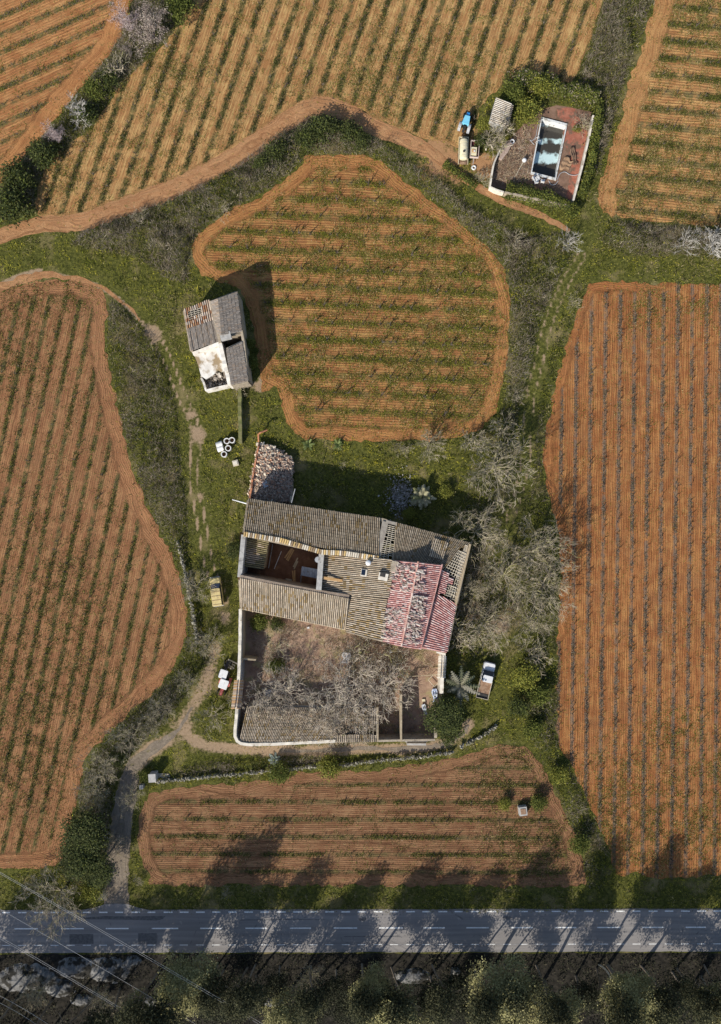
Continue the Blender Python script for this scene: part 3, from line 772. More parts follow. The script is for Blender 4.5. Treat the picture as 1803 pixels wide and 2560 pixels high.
def palm_meshes(seed, pal, nf=34, L=2.2, h=1.6, droop=1.0, wl=.4):
    g = random.Random(seed)
    tm = MB(); tm.tube([(0, 0, -.1), (0.03, 0, h * .5), (0, 0.02, h)], .2, 9, .16)
    me = bpy.data.meshes.new('trunk'); me.from_pydata(tm.v, [], tm.f); me.materials.append(M_trunkp)
    V = []; C = []
    for k in range(nf):
        az = 2.4 * k + g.uniform(-.25, .25); el = R(75 - 95 * (k / nf) ** .8 + g.uniform(-10, 10))
        d = Vector((math.cos(az) * math.cos(el), math.sin(az) * math.cos(el), math.sin(el))); p = Vector((0, 0, h))
        n = 9; LL = L * g.uniform(.62, 1.15); c = np.array(g.choice(pal)) * g.uniform(.8, 1.15)
        side = d.cross(Vector((0, 0, 1))).normalized()
        for i in range(n):
            q = p + d * LL / n
            V.append([p - side * .025, p + side * .025, q + side * .02, q - side * .02]); C.append(c * 1.2)
            wlen = wl * math.sin(math.pi * (i + .8) / (n + .8)) + .08
            for s_ in (-1, 1):
                tipv = p + side * s_ * wlen + d * wlen * .8 - Vector((0, 0, .12 * wlen))
                V.append([p, q, (q + tipv) / 2 + d * .03, tipv]); C.append(c * g.uniform(.8, 1.2))
            p = q; d = (d - Vector((0, 0, .10 * droop))).normalized()
    fm = mesh_polys('fronds', V, C); fm.materials.append(M_foliage)
    return [('trunk', me), ('fronds', fm)], L, h + 1
M_trunkp = noisy('palm_trunk', (.13, .1, .07), (.2, .16, .11), 8, .95, .6, .04)
PALM = palm_meshes(4, [(.25, .24, .18), (.31, .29, .23), (.20, .19, .13), (.16, .17, .10)], 30, 2.5, 1.8, 1.2, .3)
PALMP = palm_meshes(5, [(.40, .37, .25), (.34, .32, .2), (.27, .27, .13)], 46, 1.7, .9, .9, .25)
AGAVE = palm_meshes(6, [(.30, .36, .32), (.24, .29, .24), (.36, .40, .36)], 22, 1.0, .2, .6, .14)
AGAVEG = palm_meshes(7, [(.14, .18, .06), (.18, .22, .08)], 18, 1.1, .2, .8, .14)

def plant(name, proto, x, y, r, label, cat, group=None, rz=None, hz=None, zc=.5, single=False):
    """x, y: plan position of the crown centre as seen; r: crown radius in plan units"""
    parts, ext, hh = proto
    s = r / S / ext
    sz = s if hz is None else hz / hh
    p = W(x, y, hh * sz * zc); p.z = 0
    rz = rng.uniform(0, 6.28) if rz is None else rz
    if len(parts) == 1:
        o = link(name, parts[0][1]); o.location = p; o.rotation_euler = (0, 0, rz); o.scale = (s, s, sz)
        return tag(o, label, cat, group)
    root = empty(name, p, label, cat, rz, group); root.scale = (s, s, sz)
    for n_, m_ in parts: link(n_, m_, None, root)
    return root

# ------------------------------------------------------------------ grass of the meadow (beyond counting)
def field_any(P):
    m = np.zeros(len(P), bool)
    for f in FIELDS.values(): m |= inpoly(P, f['poly'])
    return m
BX, BY = 56, 79
HARD = [plan['farm'], plan['house'], plan['pool'], plan['ruin']]
def patchmask(P, spots):
    m = np.zeros(len(P))
    for x, y, r in spots:
        q = P - toW2([(x, y)])[0]; m = np.maximum(m, np.exp(-(q ** 2).sum(1) / (r / S) ** 2))
    return m
YELLOW = [(540, 1045, 70), (885, 1135, 60), (775, 402, 25), (575, 1000, 30), (1290, 690, 60), (1285, 960, 40), (1340, 640, 40), (480, 1570, 40), (1320, 1700, 50), (640, 1080, 40), (500, 660, 50)]
SCRUB = {   # outline in plan units, height, share of green, density per m2
 'north': ([(315, 530), (400, 505), (470, 478), (600, 405), (700, 330), (770, 292), (850, 298), (930, 345), (1010, 395), (1100, 452), (1180, 525), (1262, 570), (1330, 610), (1325, 690), (1290, 700), (1237, 632), (1138, 541), (1056, 478), (971, 411), (926, 386), (774, 384), (750, 408), (685, 460), (600, 508), (516, 564), (482, 600), (470, 650), (470, 705), (430, 700), (330, 640), (180, 610), (230, 560)], 1.5, .27, 75),
 'corner': ([(425, -30), (350, -30), (296, 110), (262, 155), (208, 217), (112, 345), (60, 402), (0, 470), (-40, 510), (-40, 590), (0, 578), (85, 545), (90, 470), (130, 396), (235, 308), (305, 205), (368, 146), (436, 74)], 1.3, .36, 75),
 'northeast': ([(1515, -30), (1640, -30), (1612, 60), (1560, 200), (1525, 330), (1490, 450), (1478, 400), (1500, 290), (1500, 230), (1445, 205), (1480, 104)], 1.0, .22, 65),
 'lens': ([(272, 745), (300, 765), (370, 835), (418, 930), (440, 1030), (450, 1150), (470, 1330), (470, 1440), (440, 1400), (400, 1325), (352, 1215), (305, 1050), (287, 965), (270, 860)], 1.0, .48, 60),
 'corridor': ([(1270, 600), (1400, 580), (1440, 600), (1420, 690), (1360, 815), (1340, 900), (1318, 1050), (1250, 1060), (1262, 960), (1278, 820), (1265, 690)], 1.1, .42, 55),
 'eastverge': ([(1420, 800), (1445, 760), (1400, 885), (1376, 1000), (1356, 1100), (1352, 1173), (1368, 1255), (1392, 1370), (1330, 1300), (1325, 1060), (1350, 910)], .6, .7, 40),
 'hedgerow': ([(1520, 552), (1666, 566), (1803, 578), (1860, 582), (1860, 640), (1700, 635), (1560, 640), (1500, 600)], 1.3, .32, 70),
 'westrow': ([(455, 1520), (500, 1500), (520, 1640), (480, 1720), (400, 1810), (330, 1890), (285, 1960), (275, 2100), (270, 2240), (180, 2240), (150, 2160), (165, 2120), (190, 2030), (208, 1945), (256, 1856), (320, 1796), (398, 1722), (454, 1640), (472, 1540)], 1.0, .6, 60),
 'eastgrove': ([(1150, 1040), (1290, 1030), (1330, 1200), (1390, 1380), (1395, 1560), (1390, 1680), (1330, 1640), (1230, 1640), (1140, 1610), (1130, 1560), (1180, 1370), (1160, 1250)], .7, .72, 26),
 'ditch': ([(1315, 1700), (1390, 1660), (1390, 1840), (1412, 1895), (1436, 1940), (1455, 1985), (1488, 2058), (1520, 2135), (1510, 2220), (1470, 2220), (1440, 2090), (1378, 1945), (1350, 1890), (1320, 1820)], .9, .85, 60),
 'wallfoot': ([(400, 1935), (520, 1905), (700, 1885), (850, 1884), (850, 1906), (700, 1920), (520, 1936), (410, 1950)], .7, .8, 60),
}
SCRUB = {k: (toW2(v[0]), *v[1:]) for k, v in SCRUB.items()}
def scrubm(P):
    m = np.zeros(len(P), bool)
    for v in SCRUB.values(): m |= inpoly(P, v[0])
    return m

def make_meadow():
    n = 420000
    P = np.stack([rng.uniform(-BX, BX, n), rng.uniform(-62.2, BY, n)], 1)
    P = P[P[:, 1] > (CY - 2271) / S - .3]
    keep = ~field_any(P + rng.normal(size=P.shape) * .5)
    for h in HARD: keep &= ~inpoly(P, h)
    d = ground_masks(P)
    keep &= rng.random(len(P)) > d * 1.15
    dl = dpoly(P, toW2(smooth(T4[4:], 4))); keep &= (dl > np.clip((-20 - P[:, 1]) / 12, .2, 1.4) * (.7 + .8 * vn(P, 1.2, 2))) | (rng.random(len(P)) < .06)
    dl = dpoly(P, toW2(smooth(T4b[4:], 4))); keep &= (dl > .3) | (rng.random(len(P)) < .3)
    dl = dpoly(P, toW2(smooth(T1, 4))); keep &= (dl > np.where(P[:, 0] > 12, .6, 1.3)) | (rng.random(len(P)) < .06)
    keep &= rng.random(len(P)) < (.35 + .75 * vn(P, 2.5, 31, 3))
    P = P[keep]
    sc = scrubm(P); k2 = ~sc | (rng.random(len(P)) < .3); P = P[k2]
    clump = vn(P, .8, 41, 2); lrg = vn(P, 7, 51, 3)
    n = len(P)
    C = pick(GRASS, n)
    C *= (.5 + 1.0 * clump)[:, None]
    dry = (lrg > .56) & (rng.random(n) < .5)
    dk = (vn(P, 1.7, 61, 3) > .60); C[dk] *= np.array([.42, .48, .5])
    C[dry] = pick([(.26, .22, .10), (.34, .28, .15), (.20, .18, .085)], dry.sum())
    dtr = np.minimum(dpoly(P, toW2(smooth(T3, 4))), dpoly(P, toW2(smooth(T2, 4)))); ontr = dtr < 1.25
    C[ontr] = C[ontr] * .55 + np.array([.13, .13, .04])
    yel = rng.random(n) < patchmask(P, YELLOW) * .75
    C[yel] = pick([(.33, .29, .03), (.26, .25, .035), (.20, .20, .03)], yel.sum())
    verge = P[:, 1] < (CY - 2205) / S
    C[verge] = C[verge] * .75 + np.array([.03, .026, .012]) * .6
    L = rng.uniform(.14, .46, n) * (.4 + 1.2 * clump) * np.where(dk, 1.7, 1.0) * np.where(ontr, .5, 1.0)
    V = blades(np.concatenate([P, np.zeros((n, 1))], 1), L, rng.uniform(.05, .12, n), 25, 78)
    link('meadow_grass', mesh_polys('meadow_grass', V, C), M_grass, None, 'uneven green meadow grass between fields, walls and tracks', 'grass', None, 'stuff')
make_meadow()

def make_clumps():
    n = 26000
    P = np.stack([rng.uniform(-BX, BX, n), rng.uniform(-58.5, BY, n)], 1)
    keep = ~field_any(P + rng.normal(size=P.shape) * .15)
    for h in HARD: keep &= ~inpoly(P, h)
    keep &= ground_masks(P) < .3
    keep &= (dpoly(P, toW2(smooth(T4[4:], 4))) > 2) & (dpoly(P, toW2(smooth(T4b[4:], 4))) > .8) & (dpoly(P, toW2(smooth(T1, 4))) > 1.5) & (dpoly(P, toW2(smooth(T2, 4))) > 1.3) & (dpoly(P, toW2(smooth(T3, 4))) > 1.3)
    keep &= rng.random(n) < np.clip((vn(P, 3.5, 501, 3) - .30) * 2.6, 0, 1)
    P = P[keep]; n = len(P); k = 16
    r = rng.uniform(.12, .42, n); hh = rng.uniform(.15, .6, n)
    Q = np.repeat(np.concatenate([P, np.zeros((n, 1))], 1), k, 0)
    Q[:, :2] += rng.normal(size=(n * k, 2)) * np.repeat(r, k)[:, None]; Q[:, 2] = np.repeat(hh, k) * rng.random(n * k)
    base = pick([(.13, .145, .022), (.19, .20, .028), (.075, .088, .018), (.25, .235, .04), (.17, .15, .06), (.25, .215, .105)], n, .2)
    yel = rng.random(n) < patchmask(P, YELLOW) * .4; base[yel] = pick([(.34, .30, .03)], yel.sum())
    V = leaves(Q, rng.uniform(.10, .26, n * k), .5)
    link('meadow_weeds', mesh_polys('meadow_weeds', V, np.repeat(base, k, 0) * rng.uniform(.8, 1.2, (n * k, 1))), M_foliage, None, 'knee-high leafy weed clumps scattered over the meadow', 'weeds', None, 'stuff')
make_clumps()

# ------------------------------------------------------------------ weeds on the fields
def weeds(key, n, rowp, roww, scat, pal, label, extra=None, straw=0.0, Lr=(.13, .38), rowpal=None):
    f = FIELDS[key]; po = f['poly']; lo_, hi_ = po.min(0), po.max(0)
    lo_ = np.maximum(lo_, (-BX, -BY)); hi_ = np.minimum(hi_, (BX, BY))
    P = rng.uniform(lo_, hi_, (n, 2)); P = P[inpoly(P, po)]
    u, v, e = rc(f, P); per = f['per']
    d = np.abs((u / per + 100.5) % 1 - .5) * per
    along = vn(np.stack([v, np.round(u / per) * 9.7], 1), 2.2, 71, 3)
    big = vn(P, 6, 81, 3)
    hd = e < f['hw'] + (vn(P, 2, 5) - .5) * 1.2
    pr = rowp * np.exp(-(d / roww) ** 2) * np.clip(.1 + 2.6 * (along - .34), 0, 1.25)
    pr = np.where(hd, pr * .06, pr)
    sp = scat * np.clip((vn(P, 1.1, 91, 2) - .38) * 2.2, 0, 1) * (.3 + 1.4 * np.clip(big - .3, 0, 1))
    sp = np.where(hd, sp * .22, sp)
    if extra is not None: sp = sp + extra(P, u, v, e) * np.clip((vn(P, .9, 95, 2) - .3) * 2.5, 0, 1)
    r = rng.random(len(P)); isrow = r < pr; issc = (r < pr + sp) & ~isrow
    k = isrow | issc
    P, isrow = P[k], isrow[k]; n = len(P)
    C = pick(pal, n) * (.65 + .7 * vn(P, .7, 99, 2))[:, None]
    if rowpal is not None: C[isrow] = pick(rowpal, isrow.sum())
    st = (~isrow) & (rng.random(n) < straw); C[st] = pick(STRAW, st.sum())
    V = blades(np.concatenate([P, np.full((n, 1), .02)], 1), rng.uniform(*Lr, n), rng.uniform(.05, .11, n), 25, 80)
    link('field_weeds', mesh_polys('field_weeds', V, C), M_grass, None, label, 'weeds', None, 'stuff')
OLV = [(.13, .15, .026), (.17, .185, .03), (.085, .10, .02), (.20, .195, .04)]
DRK = [(.042, .052, .016), (.065, .078, .022), (.095, .105, .026), (.055, .055, .03)]
GRYR = [(.20, .18, .15), (.15, .14, .11), (.11, .115, .06), (.25, .225, .19), (.09, .085, .06)]
def sp_(spots): return lambda P, u, v, e: patchmask(P, spots) * .75
weeds('F1', 100000, .95, .36, .30, OLV, 'grey-green weeds in the rows of the top left vineyard', rowpal=OLV + GRYR[:2])
weeds('F2', 480000, 1.0, .36, .62, OLV, 'dark weeds in the slanting rows of the straw-coloured vineyard', sp_([(900, 190, 70), (970, 250, 80), (850, 230, 50), (200, 330, 60), (1180, 180, 70), (1000, 150, 80), (150, 440, 40), (1120, 230, 60), (450, 200, 60)]), .42, rowpal=DRK)
weeds('F3', 260000, .95, .42, .55, OLV, 'green weeds in the level rows of the top right vineyard', sp_([(1780, 30, 50), (1650, 400, 60), (1750, 430, 80), (1600, 470, 40)]), .5, rowpal=OLV + DRK)
weeds('F4', 420000, .9, .48, .85, OLV + GRASS[:1], 'green weeds in the rows of the round middle vineyard', sp_([(1150, 850, 120), (1180, 700, 90), (1050, 640, 100), (1000, 900, 110), (1200, 800, 90), (900, 700, 80), (1100, 1000, 90), (760, 900, 80)]), .3)
weeds('F5', 350000, 1.0, .30, .36, DRK + OLV, 'dark green weeds in the narrow rows of the left vineyard', sp_([(70, 760, 70), (180, 730, 60), (100, 1700, 150), (60, 1900, 120), (30, 900, 80), (150, 1500, 100)]), .2)
weeds('F6', 420000, .85, .26, .16, OLV, 'grey cane litter and weeds in the upright rows of the right vineyard', sp_([(1500, 2050, 110), (1620, 2080, 120), (1740, 2030, 140), (1780, 1900, 100), (1560, 1940, 80), (1620, 770, 60), (1750, 760, 60), (1700, 1850, 80)]), .25, rowpal=GRYR, Lr=(.1, .32))
weeds('F7', 220000, .95, .32, .28, OLV + DRK, 'thin green weeds in the furrows of the field by the road', sp_([(1300, 1900, 80), (1250, 1950, 70), (1330, 2010, 40), (1250, 2010, 30), (1380, 2090, 50), (1280, 2110, 60), (1330, 2160, 70)]), .2)

# ------------------------------------------------------------------ bramble bands (beyond counting)
def scrub(key, label, name='bramble_thicket', tint=None):
    po, h0, green, dens = SCRUB[key]; h0 *= 1.2
    lo_, hi_ = po.min(0), po.max(0); area = np.prod(hi_ - lo_)
    n = int(area * dens)
    P = rng.uniform(lo_, hi_, (n, 2)); P = P[inpoly(P + (rng.random(P.shape) - .5) * .8, po)]
    keep = ~field_any(P)
    keep &= dpoly(P, toW2(smooth(T1, 4))) > np.where(P[:, 0] > 12, .7, 1.4)
    keep &= (dpoly(P, toW2(smooth(T4[4:], 4))) > 1.6) & (dpoly(P, toW2(smooth(T2, 4))) > 1.25) & (dpoly(P, toW2(smooth(T3, 4))) > .7)
    P = P[keep]
    lump = vn(P, 1.6, 201, 3); reg = vn(P, 4.0, 211, 3); edge = sstep(0, 1.0, dpoly(P, po, True))
    top = 1.25 * h0 * edge * np.clip(.15 + 2.0 * (lump - .28), .08, 1.7)
    z = top * rng.random(len(P)) ** .6
    n = len(P)
    g = rng.random(n) < np.clip(green - .12 + (reg - .5) * 2.4, .04, .95)
    C = np.where(g[:, None], pick(LEAF_D + LEAF_M + GRASS[:2], n), pick(GREY_TWIG + [(.26, .20, .15), (.20, .15, .12), (.15, .12, .095)], n))
    C *= (.6 + .85 * vn(P, .9, 221, 2))[:, None]
    C *= .74
    P3 = np.concatenate([P, z[:, None]], 1)
    V1 = blades(P3[~g], rng.uniform(.3, 1.0, (~g).sum()), rng.uniform(.035, .08, (~g).sum()), 10, 85)
    gp = P3[g]; m = len(gp)
    V2 = leaves(np.repeat(gp, 2, 0) + rng.normal(size=(2 * m, 3)) * .12 * np.array([1, 1, .5]), rng.uniform(.12, .32, 2 * m), .5)
    V2 = V2[:, :3]
    link(name, mesh_polys(name, np.concatenate([V1, V2]), np.concatenate([C[~g], np.repeat(C[g], 2, 0)])), M_foliage, None, label, 'brambles', None, 'stuff')
scrub('north', 'broad grey-brown bramble band between the dirt track and the round vineyard')
scrub('corner', 'dark scrub strip between the two top left vineyards')
scrub('northeast', 'grey bramble strip in the ditch at the top right')
scrub('lens', 'dark lens-shaped rough patch inside the curve of the left track')
scrub('corridor', 'rough scrub between the round vineyard and the green track')
scrub('eastverge', 'low verge along the left edge of the red vineyard')
scrub('hedgerow', 'bramble hedge below the top right vineyard')
scrub('westrow', 'undergrowth below the trees along the farm lane')
scrub('eastgrove', 'brown undergrowth below the bare trees east of the farmhouse')
scrub('ditch', 'green ditch growth between the bottom field and the red vineyard')
scrub('wallfoot', 'green growth at the north foot of the long dry stone wall')
# ================================================================== vines
def vine_mesh(seed):
    rd = random.Random(seed); seg = []
    p = Vector((0, 0, -.05))
    q = Vector((rd.uniform(-.08, .08), rd.uniform(-.08, .08), .42)); seg.append((p, q, .055, .045))
    for k in range(rd.choice((3, 4, 5))):
        az = rd.uniform(0, 6.28); el = R(rd.uniform(25, 70)); L = rd.uniform(.35, .6)
        d = Vector((math.cos(az) * math.cos(el), math.sin(az) * math.cos(el), math.sin(el)))
        m = q + d * L * .5; e = m + (d + Vector((0, 0, .5))).normalized() * L * .6
        seg.append((q, m, .038, .03)); seg.append((m, e, .03, .012))
    V = tubes(seg, 4)
    me = mesh_polys('grapevine', V, pick([(.09, .07, .06), (.12, .1, .085), (.07, .055, .045)], len(V), .1))
    me.materials.append(M_bark)
    return me, V
VINES = [vine_mesh(s) for s in range(300, 306)]
def vine_spots(key, gap, margin, miss=.12):
    f = FIELDS[key]; u, v, e = rc(f, f['poly']); per = f['per']; out = []
    for k in range(int(u.min() / per) - 1, int(u.max() / per) + 2):
        vv = np.arange(v.min(), v.max(), gap); vv = vv + rng.uniform(-.38, .38, len(vv)) * gap
        P = f['o'] + np.outer(vv, f['dir']) + (k * per + rng.uniform(-.1, .1, (len(vv), 1))) * f['nrm']
        ok = inpoly(P, f['poly'])
        if ok.any():
            P = P[ok]; _, _, e = rc(f, P); P = P[(e > margin) & (rng.random(len(P)) > miss + .9 * np.clip(vn(P, 3.0, 401, 3) - .52, 0, 1) * 2)]
            P = P[(np.abs(P[:, 0]) < BX) & (np.abs(P[:, 1]) < BY)]
            out.append(P)
    return np.concatenate(out)
vp = vine_spots('F4', 1.35, 2.3)
order = np.argsort(rng.random(len(vp))); vp = vp[order]
single, rest = vp[:298], [vp[298:]]
for i, p in enumerate(single):
    o = link('grapevine', VINES[i % 6][0]); o.location = (p[0], p[1], .02); o.rotation_euler = (0, 0, rng.uniform(0, 6.28))
    s_ = rng.choice([.6, .85, 1.0, 1.15, 1.4]) * rng.uniform(.9, 1.1); o.scale = (s_, s_, s_ * 1.05)
    tag(o, 'leafless dark grapevine standing in a weedy row of the round middle vineyard', 'grapevine', 'bare grapevines of the round middle vineyard')
for key, gap, mg in (('F1', 1.5, 2.8), ('F2', 1.3, 1.2), ('F3', 1.2, 3.0), ('F5', 1.3, 2.7), ('F6', 1.05, 1.7), ('F7', 1.5, 2.2)):
    rest.append(vine_spots(key, gap, mg, .15))
rest = np.concatenate(rest)
Vs, Cs = [], []
for k in range(6):
    q = rest[k::6]; base = VINES[k][1]
    a = rng.uniform(0, 6.28, len(q)); s_ = rng.uniform(.45, 1.05, len(q))
    c, s2 = np.cos(a) * s_, np.sin(a) * s_
    B = base[None]
    X = B[..., 0] * c[:, None, None] - B[..., 1] * s2[:, None, None] + q[:, 0, None, None]
    Y = B[..., 0] * s2[:, None, None] + B[..., 1] * c[:, None, None] + q[:, 1, None, None]
    Z = B[..., 2] * s_[:, None, None] + .02
    Vs.append(np.stack([X, Y, Z], -1).reshape(-1, 4, 3))
Vs = np.concatenate(Vs)
link('grapevine_rows', mesh_polys('grapevine_rows', Vs, pick([(.09, .07, .06), (.13, .11, .095), (.07, .055, .045)], len(Vs), .15)), M_bark, None,
     'hundreds of low pruned grapevines in the rows of the outer vineyards', 'grapevines', None, 'stuff')

# ================================================================== trees and bushes
BT = 'bare_tree'
def trees(rows):
    for name, proto, x, y, r, label, cat, kw in rows:
        plant(name, proto, x, y, r, label, cat, **kw)
E = {}
trees([
 # east grove
 (BT, BARE[0], 1245, 1165, 88, 'broad bare grey tree at the south-east corner of the round vineyard', 'tree', E),
 (BT, BARE[1], 1195, 1325, 72, 'bare tree leaning over the north-east corner of the farmhouse roof', 'tree', E),
 (BT, BARE[2], 1350, 1370, 82, 'bare tree whose crown reaches furthest over the red vineyard', 'tree', E),
 (BT, BARE[3], 1265, 1440, 78, 'bare tree in the middle of the grove east of the farmhouse', 'tree', E),
 (BT, BARE[4], 1370, 1465, 78, 'bare tree at the red vineyard edge below the furthest reaching crown', 'tree', E),
 (BT, BARE[0], 1215, 1560, 64, 'brown bare tree just north of the parked pickup truck', 'tree', dict(hz=5.0)),
 (BT, BARE[2], 1330, 1555, 62, 'bare grey tree south-east in the grove near the vineyard corner', 'tree', dict(hz=5.2)),
 (BT, BARE[1], 1175, 1480, 46, 'small bare brown tree close to the lattice roof of the farmhouse', 'tree', dict(hz=4.2)),
 (BT, SCRUBBY[0], 1150, 1590, 44, 'bare brown shrub against the red tiled east end', 'shrub', E),
 (BT, SCRUBBY[1], 1335, 1640, 44, 'pale grey shrub at the south tip of the bare grove', 'shrub', dict(hz=3.0)),
 (BT, SCRUBBY[2], 1262, 1075, 40, 'blue-grey bare shrub at the north tip of the grove beside the green track', 'shrub', dict(hz=4.0)),
 (BT, SCRUBBY[0], 1185, 1100, 36, 'twiggy shrub at the lower right corner of the round vineyard', 'shrub', dict(hz=3.5)),
 # north yard
 (BT, BARE[3], 1072, 1112, 42, 'small bare tree below the round vineyard with a forked pale trunk', 'tree', dict(hz=4.6)),
 (BT, SCRUBBY[1], 1010, 1122, 24, 'brown twiggy bush left of the forked pale tree', 'shrub', E),
 ('bush', SHOOTY[1], 857, 1160, 13, 'tiny grey bush alone in the grass north of the farmhouse', 'bush', dict(hz=1.0)),
 # west hedgerow and lane
 (BT, BARE[1], 487, 1470, 44, 'bare pale tree left of the yellow van', 'tree', dict(hz=4.5)),
 (BT, BARE[4], 520, 1612, 46, 'bare grey tree above the two canopied tractors', 'tree', dict(hz=4.6)),
 (BT, BARE[2], 470, 1705, 36, 'bare twisted tree on the bend of the stone wall left of the red tractor', 'tree', dict(hz=4.0)),
 (BT, BARE[0], 402, 1772, 38, 'bare tree on the lower right edge of the brown vineyard', 'tree', dict(hz=4.2)),
 (BT, SHOOTY[0], 533, 1795, 44, 'thin yellowish bare tree between the lane fork and the courtyard wall', 'tree', dict(hz=3.6)),
 (BT, BARE[3], 378, 1815, 34, 'bare yellow-tinged tree beside the lane fork', 'tree', dict(hz=4.2)),
 (BT, BARE[4], 318, 1850, 50, 'wide bare tree overhanging the shaded lane', 'tree', E),
 (BT, BARE[1], 252, 1915, 50, 'bare grey tree at the top of the dark evergreens by the lane', 'tree', E),
 (BT, BARE[0], 235, 1985, 44, 'bare tree growing out of the evergreens at the brown vineyard corner', 'tree', E),
 (BT, BARE[2], 325, 1995, 36, 'small bare tree on the right side of the lane by the bottom field', 'tree', dict(hz=3.8)),
 (BT, SCRUBBY[2], 275, 2105, 32, 'low bare shrub hanging into the lane from the evergreens', 'shrub', E),
 (BT, BARE[3], 137, 2256, 82, 'big bare pale tree reaching over the asphalt road', 'tree', dict(rz=1.0)),
 (BT, SCRUBBY[0], 345, 2205, 14, 'small dead forked shrub right of the lane mouth', 'shrub', E),
 (BT, SHOOTY[1], 567, 2232, 18, 'bluish leafless shrub on the verge below the bottom field', 'shrub', E),
 # scrub band and corridor
 (BT, SHOOTY[0], 345, 545, 28, 'pale grey bush at the lower left of the bramble band', 'bush', E),
 (BT, SHOOTY[1], 555, 525, 30, 'grey bush beside the left corner of the round vineyard', 'bush', E),
 (BT, SHOOTY[0], 1290, 600, 32, 'grey bush below the bare path of the pool yard', 'bush', E),
 (BT, SHOOTY[1], 1375, 668, 22, 'lilac-grey bush in the scrub left of the green track', 'bush', E),
 (BT, SHOOTY[0], 1435, 755, 24, 'small grey bush at the top left corner of the red vineyard', 'bush', E),
 (BT, SHOOTY[1], 1290, 990, 26, 'grey bush low in the corridor right of the round vineyard', 'bush', E),
])
